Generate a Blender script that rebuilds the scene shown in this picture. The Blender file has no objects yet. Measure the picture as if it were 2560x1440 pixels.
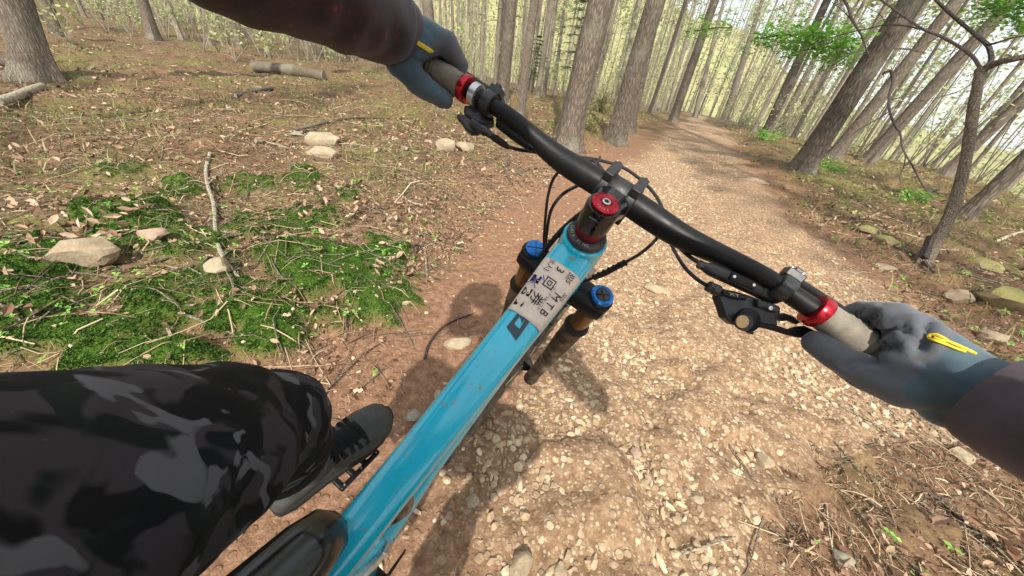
import bpy, bmesh, math, random
import numpy as np
from mathutils import Vector, Matrix

random.seed(7); rng = np.random.default_rng(7)
SC = bpy.context.scene
COL = SC.collection

# ------------------------------------------------------------------ camera, sky, sun, exposure
H = 1.111                      # the chest camera's height over the trail
FPX = 800.0                    # focal length in pixels of a 2560 px wide picture
M = np.array([[0.98946, 0.1448, 0.0], [0.07836, -0.53547, 0.84091], [0.12176, -0.83205, -0.54117]])  # camera (x right, y down, z ahead) to world
CAM = np.array([0, 0, H])
cam = bpy.data.cameras.new('camera'); cam_o = bpy.data.objects.new('camera', cam); COL.objects.link(cam_o)
cam.sensor_width = 36; cam.lens = 36 * FPX / 2560; cam.clip_start = 0.02; cam.clip_end = 3000
ax = [M @ np.array(v) for v in ([1, 0, 0], [0, -1, 0], [0, 0, -1])]
cam_o.matrix_world = Matrix([[ax[0][i], ax[1][i], ax[2][i], CAM[i]] for i in range(3)] + [[0, 0, 0, 1]])
SC.camera = cam_o

SUN_EL, SUN_TRAVEL = 45.0, (-0.045, 0.999)        # elevation; the horizontal way the light travels
world = bpy.data.worlds.new('World'); SC.world = world; world.use_nodes = True
wn = world.node_tree.nodes; wl = world.node_tree.links; wn.clear()
sky = wn.new('ShaderNodeTexSky'); sky.sky_type = 'NISHITA'; sky.sun_disc = False
sky.sun_elevation = math.radians(SUN_EL)
sky.sun_rotation = math.atan2(-SUN_TRAVEL[0], -SUN_TRAVEL[1])
sky.air_density = 1.0; sky.dust_density = 6.0; sky.ozone_density = 1.0; sky.altitude = 900
bg = wn.new('ShaderNodeBackground'); bg.inputs['Strength'].default_value = 0.15
veil = wn.new('ShaderNodeMix'); veil.data_type = 'RGBA'; veil.inputs[0].default_value = 0.55; veil.inputs[7].default_value = (6.6, 6.7, 6.8, 1)   # a thin bright cloud veil over the whole sky
wl.new(sky.outputs[0], veil.inputs[6]); wo = wn.new('ShaderNodeOutputWorld'); wl.new(veil.outputs[2], bg.inputs[0]); wl.new(bg.outputs[0], wo.inputs[0])
sun = bpy.data.lights.new('sun', 'SUN'); sun.energy = 4.6; sun.angle = math.radians(1.0); sun.color = (1.0, 0.94, 0.84)
sun_o = bpy.data.objects.new('sun', sun); COL.objects.link(sun_o); sun_o.location = (0, -10, 20)
SDIR = Vector((SUN_TRAVEL[0] * math.cos(math.radians(SUN_EL)), SUN_TRAVEL[1] * math.cos(math.radians(SUN_EL)), -math.sin(math.radians(SUN_EL)))).normalized()
sun_o.rotation_euler = SDIR.to_track_quat('-Z', 'Y').to_euler()
SC.view_settings.view_transform = 'Standard'; SC.view_settings.look = 'None'
SC.view_settings.exposure = 0.74; SC.view_settings.gamma = 1.0; SC.view_settings.use_curve_mapping = False
SC.cycles.max_bounces = 6; SC.cycles.diffuse_bounces = 3; SC.cycles.transparent_max_bounces = 4

# ------------------------------------------------------------------ helpers
def ray(px, py): return M @ np.array([(px - 1280) / FPX, (py - 720) / FPX, 1.0])
def at(px, py, z): return CAM + ray(px, py) * z
def camz(P): return float(M[:, 2] @ (np.asarray(P) - CAM))
def pix(P):
    c = M.T @ (np.asarray(P) - CAM); return np.array([1280 + FPX * c[0] / c[2], 720 + FPX * c[1] / c[2]])

def hash2(ix, iy, seed):
    n = (ix.astype(np.int64) * 374761393 + iy.astype(np.int64) * 668265263 + seed * 982451653) & 0x7fffffff
    n = (n ^ (n >> 13)) * 1274126177 & 0x7fffffff
    return ((n ^ (n >> 16)) & 0xffff) / 65535.0
def vnoise(x, y, seed=0):
    x = np.asarray(x, float); y = np.asarray(y, float)
    ix = np.floor(x); iy = np.floor(y); fx = x - ix; fy = y - iy
    fx = fx * fx * (3 - 2 * fx); fy = fy * fy * (3 - 2 * fy)
    a = hash2(ix, iy, seed); b = hash2(ix + 1, iy, seed); c = hash2(ix, iy + 1, seed); d = hash2(ix + 1, iy + 1, seed)
    return (a * (1 - fx) + b * fx) * (1 - fy) + (c * (1 - fx) + d * fx) * fy
def fbm(x, y, seed=0, oct=4):
    s = 0; a = 0.5; t = 0
    for i in range(oct):
        s = s + a * vnoise(x, y, seed + i * 17); t += a; a *= 0.5; x = x * 2.03 + 3.1; y = y * 2.03 + 1.7
    return s / t
def sstep(a, b, x):
    t = np.clip((x - a) / (b - a), 0, 1); return t * t * (3 - 2 * t)

TY = [-30, -6, -2, 0.24, 0.55, 1.36, 2.5, 4.8, 9.4, 18.7, 26, 40, 60]
TL = [-13, -3.1, -1.2, -0.74, -0.70, -0.60, -0.42, 0.10, 2.2, 6.2, 9.6, 15, 24]
TR = [-9.5, 0.1, 1.2, 2.0, 2.4, 3.05, 3.5, 3.8, 5.5, 9.6, 12.6, 17.8, 27]
def trail_uv(x, y):
    l = np.interp(y, TY, TL); r = np.interp(y, TY, TR); return (x - l), (r - x)
def flat_at(px, py):
    d = ray(px, py); return (CAM + d * (-H / d[2]))[:2]
LPC = flat_at(2390, 1270); LPM = np.linalg.inv(np.stack([(flat_at(2800, 1270) - flat_at(1980, 1270)) / 2, (flat_at(2390, 1080) - flat_at(2390, 1460)) / 2], 1))
def litter_patch(x, y):
    dx = np.asarray(x) - LPC[0]; dy = np.asarray(y) - LPC[1]; p = LPM[0, 0] * dx + LPM[0, 1] * dy; q = LPM[1, 0] * dx + LPM[1, 1] * dy
    return np.sqrt(p * p + q * q)
def trail_mask(x, y):
    a, b = trail_uv(x, y); w = np.minimum(np.minimum(a, b), (litter_patch(x, y) - 1) * 0.9)
    w = w + (fbm(np.asarray(x) * 1.3, np.asarray(y) * 1.3, 5, 4) - 0.5) * 0.9
    return sstep(-0.12, 0.22, w)
BD = np.array([0.382, 0.924]); B0 = np.array([-0.047, 0.794])
def terrain(x, y, fine=True):
    x = np.asarray(x, float); y = np.asarray(y, float)
    s = (x - B0[0]) * BD[0] + (y - B0[1]) * BD[1]
    h = -0.0613 * np.clip(s, -6, 0.6) + 0.0 * s
    h = h + 0.030 * np.clip(s - 3.0, 0, 14) - 0.02 * np.clip(s - 17, 0, 20)
    a, b = trail_uv(x, y)
    # the right bank: a low lip beside the trail, then the crest and the drop
    out = np.clip(-b, 0, None)
    h = h + 0.10 * sstep(0.1, 0.8, out) - 0.045 * np.clip(out - 0.6, 0, 7.5) - 0.30 * np.clip(out - 8.5, 0, 45) 
    # the left side: gently rising forest floor
    lo = np.clip(-a, 0, None)
    h = h + 0.15 * sstep(0.05, 0.8, lo) + 0.012 * np.clip(lo - 1, 0, 30) + 0.05 * np.clip(lo - 30, 0, 60)
    off = 1 - sstep(-0.1, 0.3, np.minimum(a, b))
    h = h + off * (fbm(x * 0.9, y * 0.9, 31, 3) - 0.5) * 0.38 * sstep(0.4, 3, np.maximum(lo, out))
    h = h + (fbm(x * 0.16, y * 0.16, 41, 3) - 0.5) * 0.9 * sstep(5, 25, np.maximum(lo, out))
    if fine:
        h = h + off * ((fbm(x * 5.5, y * 5.5, 51, 3) - 0.5) * 0.075 + (fbm(x * 13, y * 13, 53, 2) - 0.5) * 0.03) + (1 - off) * (fbm(x * 3, y * 3, 61, 3) - 0.5) * 0.010
    return h
def tz(x, y): return float(terrain(np.array([x]), np.array([y]))[0])
def ground_at(px, py):
    d = ray(px, py); s = 0.2; prev = 0
    while s < 90:
        P = CAM + d * s
        if P[2] < tz(P[0], P[1]):
            lo, hi = prev, s
            for _ in range(14):
                m = 0.5 * (lo + hi); Q = CAM + d * m
                if Q[2] < tz(Q[0], Q[1]): hi = m
                else: lo = m
            return CAM + d * hi
        prev = s; s *= 1.04
    return CAM + d * 40

class MB:
    """collects vertices and faces for one mesh"""
    def __init__(s): s.v = []; s.f = []
    def add(s, v, f):
        o = len(s.v); s.v += [tuple(map(float, p)) for p in v]; s.f += [tuple(i + o for i in q) for q in f]; return s
    def tube(s, pts, rad, n=10, cap=True, flat=1.0, up=None, wob=None):
        pts = [np.asarray(p, float) for p in pts]; k = len(pts)
        rad = list(rad) if hasattr(rad, '__len__') else [rad] * k
        t = [pts[min(i + 1, k - 1)] - pts[max(i - 1, 0)] for i in range(k)]; t = [q / (np.linalg.norm(q) + 1e-12) for q in t]
        a = np.asarray(up, float) if up is not None else (np.array([0, 0, 1.]) if abs(t[0][2]) < 0.9 else np.array([1., 0, 0]))
        V = []
        for i in range(k):
            a = a - t[i] * (a @ t[i]); a = a / (np.linalg.norm(a) + 1e-12); b = np.cross(t[i], a)
            for j in range(n):
                th = 2 * math.pi * j / n; r = rad[i] * (1 if wob is None else wob(i, j))
                V.append(pts[i] + r * (math.cos(th) * a * flat + math.sin(th) * b))
        F = [(i * n + j, i * n + (j + 1) % n, (i + 1) * n + (j + 1) % n, (i + 1) * n + j) for i in range(k - 1) for j in range(n)]
        if cap: F += [tuple(range(n - 1, -1, -1)), tuple((k - 1) * n + j for j in range(n))]
        return s.add(V, F)
    def lathe(s, prof, o=(0, 0, 0), axis=(0, 0, 1), n=24, ref=None, cap=True):
        axis = np.asarray(axis, float); axis = axis / np.linalg.norm(axis); o = np.asarray(o, float)
        r0 = np.asarray(ref, float) if ref is not None else (np.array([1., 0, 0]) if abs(axis[0]) < 0.9 else np.array([0, 1., 0]))
        r0 = r0 - axis * (r0 @ axis); r0 /= np.linalg.norm(r0); r1 = np.cross(axis, r0)
        V = [o + axis * h + r * (math.cos(2 * math.pi * j / n) * r0 + math.sin(2 * math.pi * j / n) * r1) for r, h in prof for j in range(n)]
        k = len(prof)
        F = [(i * n + j, i * n + (j + 1) % n, (i + 1) * n + (j + 1) % n, (i + 1) * n + j) for i in range(k - 1) for j in range(n)]
        if cap: F += [tuple(range(n - 1, -1, -1)), tuple((k - 1) * n + j for j in range(n))]
        return s.add(V, F)
    def box(s, c, x, y, z):
        c = np.asarray(c, float); x, y, z = (np.asarray(q, float) * 0.5 for q in (x, y, z))
        V = [c + i * x + j * y + k * z for k in (-1, 1) for j in (-1, 1) for i in (-1, 1)]
        return s.add(V, [(0, 2, 3, 1), (4, 5, 7, 6), (0, 1, 5, 4), (2, 6, 7, 3), (0, 4, 6, 2), (1, 3, 7, 5)])
    def prism(s, poly, d):
        poly = [np.asarray(p, float) for p in poly]; d = np.asarray(d, float); n = len(poly)
        return s.add(poly + [p + d for p in poly], [tuple(range(n - 1, -1, -1)), tuple(range(n, 2 * n))] + [(i, (i + 1) % n, n + (i + 1) % n, n + i) for i in range(n)])
    def loft(s, rings, cap=True):
        n = len(rings[0]); k = len(rings); V = [p for r in rings for p in r]
        F = [(i * n + j, i * n + (j + 1) % n, (i + 1) * n + (j + 1) % n, (i + 1) * n + j) for i in range(k - 1) for j in range(n)]
        if cap: F += [tuple(range(n - 1, -1, -1)), tuple((k - 1) * n + j for j in range(n))]
        return s.add(V, F)
    def sphere(s, c, r, n=10, m=6, sx=(1, 1, 1)):
        V = []; c = np.asarray(c, float)
        for i in range(m + 1):
            p = math.pi * i / m
            for j in range(n):
                q = 2 * math.pi * j / n
                V.append(c + r * np.array([math.sin(p) * math.cos(q) * sx[0], math.sin(p) * math.sin(q) * sx[1], math.cos(p) * sx[2]]))
        return s.add(V, [(i * n + j, (i + 1) * n + j, (i + 1) * n + (j + 1) % n, i * n + (j + 1) % n) for i in range(m) for j in range(n)])
    def mesh(s, name, sharp=35):
        me = bpy.data.meshes.new(name); me.from_pydata(s.v, [], s.f); me.validate(); finish(me, sharp); return me

def finish(me, sharp=35):
    me.polygons.foreach_set('use_smooth', np.ones(len(me.polygons), dtype=bool))
    if sharp: me.set_sharp_from_angle(angle=math.radians(sharp))
    me.update()

def np_mesh(name, V, T, mats=None, midx=None, attr=None, smooth=True):
    """a mesh from numpy arrays: V (n,3), T (m,3 or 4)"""
    me = bpy.data.meshes.new(name); V = np.ascontiguousarray(V, dtype=np.float32); T = np.ascontiguousarray(T, dtype=np.int32)
    k = T.shape[1]
    me.vertices.add(len(V)); me.vertices.foreach_set('co', V.ravel())
    me.loops.add(T.size); me.loops.foreach_set('vertex_index', T.ravel())
    me.polygons.add(len(T)); me.polygons.foreach_set('loop_start', np.arange(0, T.size, k, dtype=np.int32))
    try: me.polygons.foreach_set('loop_total', np.full(len(T), k, dtype=np.int32))
    except Exception: pass
    me.polygons.foreach_set('use_smooth', np.full(len(T), smooth, dtype=bool))
    for m in mats or []: me.materials.append(m)
    if midx is not None: me.polygons.foreach_set('material_index', np.ascontiguousarray(midx, dtype=np.int32))
    for nm, val in (attr or {}).items():
        a = me.attributes.new(nm, 'FLOAT', 'POINT'); a.data.foreach_set('value', np.ascontiguousarray(val, dtype=np.float32))
    me.update(calc_edges=True); return me

def link(name, me, mat=None, parent=None):
    if isinstance(me, MB): me = me.mesh(name)
    o = bpy.data.objects.new(name, me); COL.objects.link(o)
    if mat is not None and me is not None and not me.materials: me.materials.append(mat)
    if parent is not None: o.parent = parent
    return o
def tag(o, label=None, cat=None, group=None, kind=None):
    if label: o['label'] = label
    if cat: o['category'] = cat
    if group: o['group'] = group
    if kind: o['kind'] = kind
    return o
def empty(name, loc=(0, 0, 0)):
    o = bpy.data.objects.new(name, None); COL.objects.link(o); o.location = loc; o.empty_display_size = 0.1; return o
def scatter(base, P, S, rot, squash=None):
    """copies of a base (V, T) at P with size S; rot is (n,3,3)"""
    V, T = base; n = len(P)
    W = np.einsum('nij,vj->nvi', rot, V) * S[:, None, None] + P[:, None, :]
    TT = T[None] + (np.arange(n) * len(V))[:, None, None]
    return W.reshape(-1, 3), TT.reshape(-1, T.shape[1])
def rot_rand(n, tilt=math.pi, r=rng):
    a = r.uniform(0, 2 * math.pi, n); b = r.uniform(-tilt, tilt, n); c = r.uniform(-tilt, tilt, n)
    ca, sa, cb, sb, cc, sc = np.cos(a), np.sin(a), np.cos(b), np.sin(b), np.cos(c), np.sin(c)
    Z = np.zeros(n); O = np.ones(n)
    Rz = np.stack([ca, -sa, Z, sa, ca, Z, Z, Z, O], -1).reshape(n, 3, 3)
    Rx = np.stack([O, Z, Z, Z, cb, -sb, Z, sb, cb], -1).reshape(n, 3, 3)
    Ry = np.stack([cc, Z, sc, Z, O, Z, -sc, Z, cc], -1).reshape(n, 3, 3)
    return Rz @ Rx @ Ry
def smooth_curve(pts, k=6):
    """Catmull-Rom through points"""
    P = [np.asarray(p, float) for p in pts]; P = [2 * P[0] - P[1]] + P + [2 * P[-1] - P[-2]]; out = []
    for i in range(1, len(P) - 2):
        for j in range(k):
            t = j / k
            out.append(0.5 * ((2 * P[i]) + (-P[i - 1] + P[i + 1]) * t + (2 * P[i - 1] - 5 * P[i] + 4 * P[i + 1] - P[i + 2]) * t * t + (-P[i - 1] + 3 * P[i] - 3 * P[i + 1] + P[i + 2]) * t ** 3))
    return out + [P[-2]]

# ------------------------------------------------------------------ materials
class NT:
    def __init__(s, name):
        s.m = bpy.data.materials.new(name); s.m.use_nodes = True; s.t = s.m.node_tree; s.n = s.t.nodes; s.l = s.t.links
        s.b = s.n['Principled BSDF']; s.tc = s.n.new('ShaderNodeTexCoord'); s._map = {}
    def coord(s, scale=(1, 1, 1), src='Object'):
        mp = s.n.new('ShaderNodeMapping'); mp.inputs['Scale'].default_value = scale if hasattr(scale, '__len__') else (scale,) * 3
        s.l.new(s.tc.outputs[src], mp.inputs[0]); return mp.outputs[0]
    def noise(s, scale, detail=4, rough=0.55, vec=None, dist=0.0):
        n = s.n.new('ShaderNodeTexNoise'); n.inputs['Scale'].default_value = scale; n.inputs['Detail'].default_value = detail
        n.inputs['Roughness'].default_value = rough; n.inputs['Distortion'].default_value = dist
        s.l.new(vec if vec is not None else s.coord(), n.inputs['Vector']); return n.outputs['Fac']
    def voro(s, scale, vec=None, feature='F1', out='Distance', rnd=1.0):
        n = s.n.new('ShaderNodeTexVoronoi'); n.feature = feature; n.inputs['Scale'].default_value = scale; n.inputs['Randomness'].default_value = rnd
        s.l.new(vec if vec is not None else s.coord(), n.inputs['Vector']); return n.outputs[out]
    def ramp(s, fac, stops, interp='LINEAR'):
        r = s.n.new('ShaderNodeValToRGB'); r.color_ramp.interpolation = interp; e = r.color_ramp.elements
        while len(e) < len(stops): e.new(0.5)
        for i, (p, c) in enumerate(stops):
            e[i].position = p; c = c if hasattr(c, '__len__') else (c, c, c); e[i].color = (*c[:3], 1)
        s.l.new(fac, r.inputs[0]); return r.outputs[0]
    def mix(s, fac, a, b, mode='MIX'):
        m = s.n.new('ShaderNodeMix'); m.data_type = 'RGBA'; m.blend_type = mode
        for sock, v in ((m.inputs[0], fac), (m.inputs[6], a), (m.inputs[7], b)):
            if hasattr(v, 'is_output') or isinstance(v, bpy.types.NodeSocket): s.l.new(v, sock)
            elif hasattr(v, '__len__'): sock.default_value = (*v[:3], 1)
            else: sock.default_value = v
        return m.outputs[2]
    def math(s, op, a, b=0.5):
        m = s.n.new('ShaderNodeMath'); m.operation = op
        for sock, v in ((m.inputs[0], a), (m.inputs[1], b)):
            if isinstance(v, bpy.types.NodeSocket): s.l.new(v, sock)
            else: sock.default_value = v
        return m.outputs[0]
    def attr(s, name):
        a = s.n.new('ShaderNodeAttribute'); a.attribute_name = name; return a.outputs['Fac']
    def objrand(s): return s.n.new('ShaderNodeObjectInfo').outputs['Random']
    def island(s): return s.n.new('ShaderNodeNewGeometry').outputs['Random Per Island']
    def bump(s, h, strength=0.4, dist=0.01):
        b = s.n.new('ShaderNodeBump'); b.inputs['Strength'].default_value = strength; b.inputs['Distance'].default_value = dist
        s.l.new(h, b.inputs['Height']); s.l.new(b.outputs[0], s.b.inputs['Normal']); return s
    def out(s, color=None, rough=0.8, metal=0.0, spec=0.5, **kw):
        for k, v in (('Base Color', color), ('Roughness', rough), ('Metallic', metal), ('Specular IOR Level', spec)):
            if v is None: continue
            if isinstance(v, bpy.types.NodeSocket): s.l.new(v, s.b.inputs[k])
            elif hasattr(v, '__len__'): s.b.inputs[k].default_value = (*v[:3], 1)
            else: s.b.inputs[k].default_value = v
        for k, v in kw.items(): s.b.inputs[k.replace('_', ' ')].default_value = v
        return s.m

def plain(name, col, rough=0.5, metal=0.0, spec=0.5, var=0.15, scale=40, bump=0.0, bscale=200, bdist=0.001, **kw):
    t = NT(name); v = t.coord()
    c = t.ramp(t.noise(scale, 5, 0.6, v), [(0.3, [q * (1 - var) for q in col]), (0.7, [min(1, q * (1 + var)) for q in col])])
    r = t.ramp(t.noise(scale * 2.3, 4, 0.6, v), [(0.3, max(0, rough - 0.08)), (0.7, min(1, rough + 0.08))])
    if bump: t.bump(t.noise(bscale, 3, 0.6, v), bump, bdist)
    return t.out(c, r, metal, spec, **kw)

def bark(name, c0, c1, lichen=(0.30, 0.31, 0.24), sc=1.0):
    t = NT(name); v = t.coord((9 * sc, 9 * sc, 2.2 * sc)); w = t.coord(1.0)
    a = t.voro(3.2, v, 'DISTANCE_TO_EDGE'); n = t.noise(4.0, 6, 0.65, v, 0.6); big = t.noise(1.3, 4, 0.6, w)
    f = t.math('ADD', t.math('MULTIPLY', a, 0.9), t.math('MULTIPLY', n, 0.75))
    c = t.ramp(f, [(0.30, [q * 0.35 for q in c0]), (0.46, c0), (0.72, c1)])
    c = t.mix(t.ramp(big, [(0.52, 0.0), (0.68, 0.55)]), c, lichen)
    m = t.mix(0.35, c, t.ramp(t.objrand(), [(0.0, [q * 0.7 for q in c0]), (0.5, c0), (1.0, [min(1, q * 1.15) for q in c1])]))
    t.bump(f, 0.9, 0.03); return t.out(m, 0.9, 0, 0.2)

MAT = {}
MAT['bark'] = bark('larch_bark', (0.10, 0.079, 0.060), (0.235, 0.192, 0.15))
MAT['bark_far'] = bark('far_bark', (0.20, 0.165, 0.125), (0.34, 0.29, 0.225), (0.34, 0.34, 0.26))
MAT['bark_pale'] = bark('pale_bark', (0.28, 0.25, 0.18), (0.52, 0.47, 0.35), (0.40, 0.42, 0.30))
MAT['bark_dark'] = bark('dark_twig_bark', (0.06, 0.045, 0.045), (0.16, 0.125, 0.11), (0.2, 0.2, 0.17), 3)
MAT['bark_small'] = bark('grey_branching_bark', (0.13, 0.10, 0.07), (0.40, 0.34, 0.25), (0.36, 0.36, 0.27), 2.5)

def leafmat(name, cols, trans=0.35, rough=0.55):
    t = NT(name); r = t.island(); k = len(cols)
    c = t.ramp(r, [(i / max(1, k - 1), q) for i, q in enumerate(cols)])
    t.b.inputs['Transmission Weight'].default_value = 0
    m = t.out(c, rough, 0, 0.3)
    tr = t.n.new('ShaderNodeBsdfTranslucent'); t.l.new(c, tr.inputs[0])
    mx = t.n.new('ShaderNodeMixShader'); mx.inputs[0].default_value = trans
    o = t.n['Material Output']; t.l.new(t.b.outputs[0], mx.inputs[1]); t.l.new(tr.outputs[0], mx.inputs[2]); t.l.new(mx.outputs[0], o.inputs[0])
    return m
MAT['leaf_spring'] = leafmat('spring_larch_leaf', [(0.26, 0.31, 0.10), (0.40, 0.45, 0.18), (0.52, 0.52, 0.29)], 0.45)
MAT['leaf_maple'] = leafmat('maple_leaf', [(0.08, 0.26, 0.02), (0.18, 0.44, 0.04), (0.30, 0.56, 0.08)], 0.45)
MAT['leaf_fir'] = leafmat('fir_needle', [(0.03, 0.07, 0.02), (0.06, 0.13, 0.03), (0.10, 0.20, 0.05)], 0.2)
MAT['seedling'] = leafmat('seedling_leaf', [(0.10, 0.28, 0.03), (0.20, 0.46, 0.06), (0.32, 0.55, 0.12)], 0.35, 0.45)
MAT['grass'] = leafmat('grass_blade', [(0.09, 0.12, 0.025), (0.17, 0.20, 0.05), (0.28, 0.27, 0.10), (0.36, 0.30, 0.16)], 0.3)
MAT['moss'] = leafmat('moss_shoot', [(0.016, 0.045, 0.005), (0.035, 0.088, 0.008), (0.085, 0.17, 0.015)], 0.15, 0.9)
MAT['litter'] = leafmat('dead_leaf', [(0.07, 0.04, 0.025), (0.17, 0.095, 0.055), (0.34, 0.22, 0.135), (0.48, 0.36, 0.25), (0.23, 0.12, 0.075), (0.12, 0.08, 0.05)], 0.1, 0.75)
MAT['needle_litter'] = leafmat('dry_straw', [(0.12, 0.07, 0.04), (0.28, 0.17, 0.10), (0.46, 0.33, 0.20), (0.58, 0.48, 0.33)], 0.05, 0.8)

def stone_mat(name, c0, c1, moss=0.0):
    t = NT(name); v = t.coord(1.0)
    n = t.noise(9, 8, 0.62, v, 0.4); f = t.noise(60, 5, 0.7, v); b = t.noise(2.5, 3, 0.5, v)
    c = t.ramp(t.math('ADD', t.math('MULTIPLY', n, 0.6), t.math('MULTIPLY', f, 0.4)), [(0.3, [q * 0.62 for q in c0]), (0.5, c0), (0.72, c1)])
    c = t.mix(t.ramp(b, [(0.45, 0.0), (0.62, 0.45)]), c, [c0[0] * 0.75, c0[1] * 0.78, c0[2] * 0.8])
    if moss:
        g = t.n.new('ShaderNodeNewGeometry'); sx = t.n.new('ShaderNodeSeparateXYZ'); t.l.new(g.outputs['Normal'], sx.inputs[0])
        c = t.mix(t.ramp(t.math('ADD', n, t.math('MULTIPLY', sx.outputs[2], 0.35)), [(0.62, 0.0), (0.8, moss)]), c, (0.16, 0.17, 0.035))
    t.bump(t.math('ADD', n, t.math('MULTIPLY', f, 0.5)), 0.6, 0.012); return t.out(c, 0.88, 0, 0.25)
MAT['stone_tan'] = stone_mat('tan_stone', (0.33, 0.26, 0.17), (0.54, 0.46, 0.32))
MAT['stone_grey'] = stone_mat('grey_stone', (0.26, 0.235, 0.18), (0.44, 0.41, 0.32))
MAT['stone_pink'] = stone_mat('pinkish_stone', (0.36, 0.25, 0.18), (0.54, 0.43, 0.33))
MAT['stone_moss'] = stone_mat('mossy_stone', (0.26, 0.20, 0.11), (0.42, 0.34, 0.2), 0.7)
def gravel_mat():
    t = NT('trail_gravel'); r = t.island(); v = t.coord(1)
    c = t.ramp(r, [(0, (0.22, 0.145, 0.085)), (0.35, (0.28, 0.19, 0.11)), (0.7, (0.42, 0.31, 0.195)), (1, (0.58, 0.475, 0.33))])
    c = t.mix(0.3, c, t.ramp(t.noise(90, 4, 0.6, v), [(0.3, (0.30, 0.22, 0.13)), (0.7, (0.66, 0.56, 0.40))]))
    t.bump(t.noise(250, 3, 0.6, v), 0.3, 0.002); return t.out(c, 0.9, 0, 0.2)
MAT['gravel'] = gravel_mat()

def ground_mat():
    t = NT('forest_ground'); v = t.coord(1.0)
    tr = t.attr('trail'); ms = t.attr('moss'); rd = t.attr('red')
    peb = t.voro(38, v, 'F1', 'Distance'); pc = t.voro(38, v, 'F1', 'Color'); pe = t.voro(85, v, 'F1', 'Distance'); pcb = t.voro(85, v, 'F1', 'Color')
    n1 = t.noise(3.0, 6, 0.6, v); n2 = t.noise(26, 6, 0.7, v); n3 = t.noise(140, 4, 0.7, v)
    gv = t.ramp(n2, [(0.3, (0.12, 0.075, 0.043)), (0.48, (0.235, 0.145, 0.083)), (0.68, (0.38, 0.26, 0.16))])
    sx = t.n.new('ShaderNodeSeparateColor'); t.l.new(pc, sx.inputs[0]); sy = t.n.new('ShaderNodeSeparateColor'); t.l.new(pcb, sy.inputs[0])
    stone = t.ramp(sx.outputs[0], [(0.0, (0.22, 0.145, 0.085)), (0.5, (0.37, 0.265, 0.165)), (1.0, (0.54, 0.43, 0.29))])
    fm = t.math('MULTIPLY', t.ramp(peb, [(0.40, 1.0), (0.5, 0.0)]), t.ramp(sx.outputs[1], [(0.52, 0.0), (0.57, 1.0)]))
    gv = t.mix(fm, gv, stone)
    fm2 = t.math('MULTIPLY', t.ramp(pe, [(0.38, 1.0), (0.5, 0.0)]), t.ramp(sy.outputs[1], [(0.45, 0.0), (0.5, 0.8)]))
    gv = t.mix(fm2, gv, t.ramp(sy.outputs[0], [(0.0, (0.24, 0.16, 0.095)), (1.0, (0.54, 0.44, 0.31))]))
    soil = t.ramp(t.math('ADD', t.math('MULTIPLY', n2, 0.6), t.math('MULTIPLY', n3, 0.4)), [(0.32, (0.085, 0.043, 0.024)), (0.5, (0.22, 0.122, 0.072)), (0.68, (0.37, 0.23, 0.145))])
    v2 = t.coord((1, 1, 1)); 
    fl = t.ramp(t.math('ADD', t.math('MULTIPLY', n1, 0.35), t.math('MULTIPLY', n2, 0.65)), [(0.3, (0.042, 0.027, 0.014)), (0.46, (0.10, 0.064, 0.034)), (0.6, (0.20, 0.13, 0.072)), (0.76, (0.34, 0.245, 0.145))])
    olive = t.ramp(n2, [(0.3, (0.065, 0.072, 0.018)), (0.7, (0.20, 0.19, 0.06))])
    fl = t.mix(t.ramp(t.noise(0.8, 5, 0.6, v), [(0.48, 0.0), (0.62, 0.6)]), fl, olive)
    far = t.attr('far')
    c = t.mix(rd, fl, soil); c = t.mix(tr, c, gv); c = t.mix(ms, c, t.ramp(n3, [(0.3, (0.03, 0.065, 0.008)), (0.7, (0.08, 0.15, 0.018))]))
    hgt = t.math('ADD', t.math('MULTIPLY', n2, 0.7), t.math('MULTIPLY', fm, 0.25)); hgt = t.math('ADD', hgt, t.math('MULTIPLY', n3, 0.25))
    t.bump(hgt, 0.75, 0.02); return t.out(c, 0.95, 0, 0.15)
MAT['ground'] = ground_mat()

# ------------------------------------------------------------------ ground, trail, hill
def moss_patch(px, py, wx, wy, k=1.0):
    c = ground_at(px, py); a = ground_at(px - wx, py); b = ground_at(px + wx, py); e = ground_at(px, py - wy); f = ground_at(px, py + wy)
    return (c[:2], (b - a)[:2] / 2, (e - f)[:2] / 2, k)
MOSS = [moss_patch(*q) for q in ((110, 660, 150, 110), (330, 548, 140, 50), (820, 680, 240, 95), (640, 790, 320, 70), (150, 850, 260, 75), (450, 740, 170, 70, .8), (760, 452, 70, 30, .8), (440, 485, 60, 26, .8), (880, 487, 40, 16, .8),
                                 (960, 640, 110, 60), (560, 700, 130, 60, .7), (360, 905, 340, 60), (690, 850, 140, 60), (60, 770, 200, 90), (720, 560, 170, 50, .8), (480, 610, 120, 50, .7), (930, 730, 120, 60, .8), (640, 470, 90, 30, .6), (320, 430, 90, 24, .5))]
GREEN = [moss_patch(*q) for q in ((1935, 375, 70, 40), (2065, 425, 60, 36, .9), (2270, 495, 80, 30), (2450, 610, 110, 40, .9), (2360, 700, 60, 30, .7), (2130, 500, 90, 24, .7), (2150, 452, 150, 40), (2010, 345, 90, 30), (2420, 560, 130, 50), (1960, 470, 80, 26, .8), (1480, 320, 50, 50, .8), (2300, 1330, 160, 70, .5))]
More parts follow.
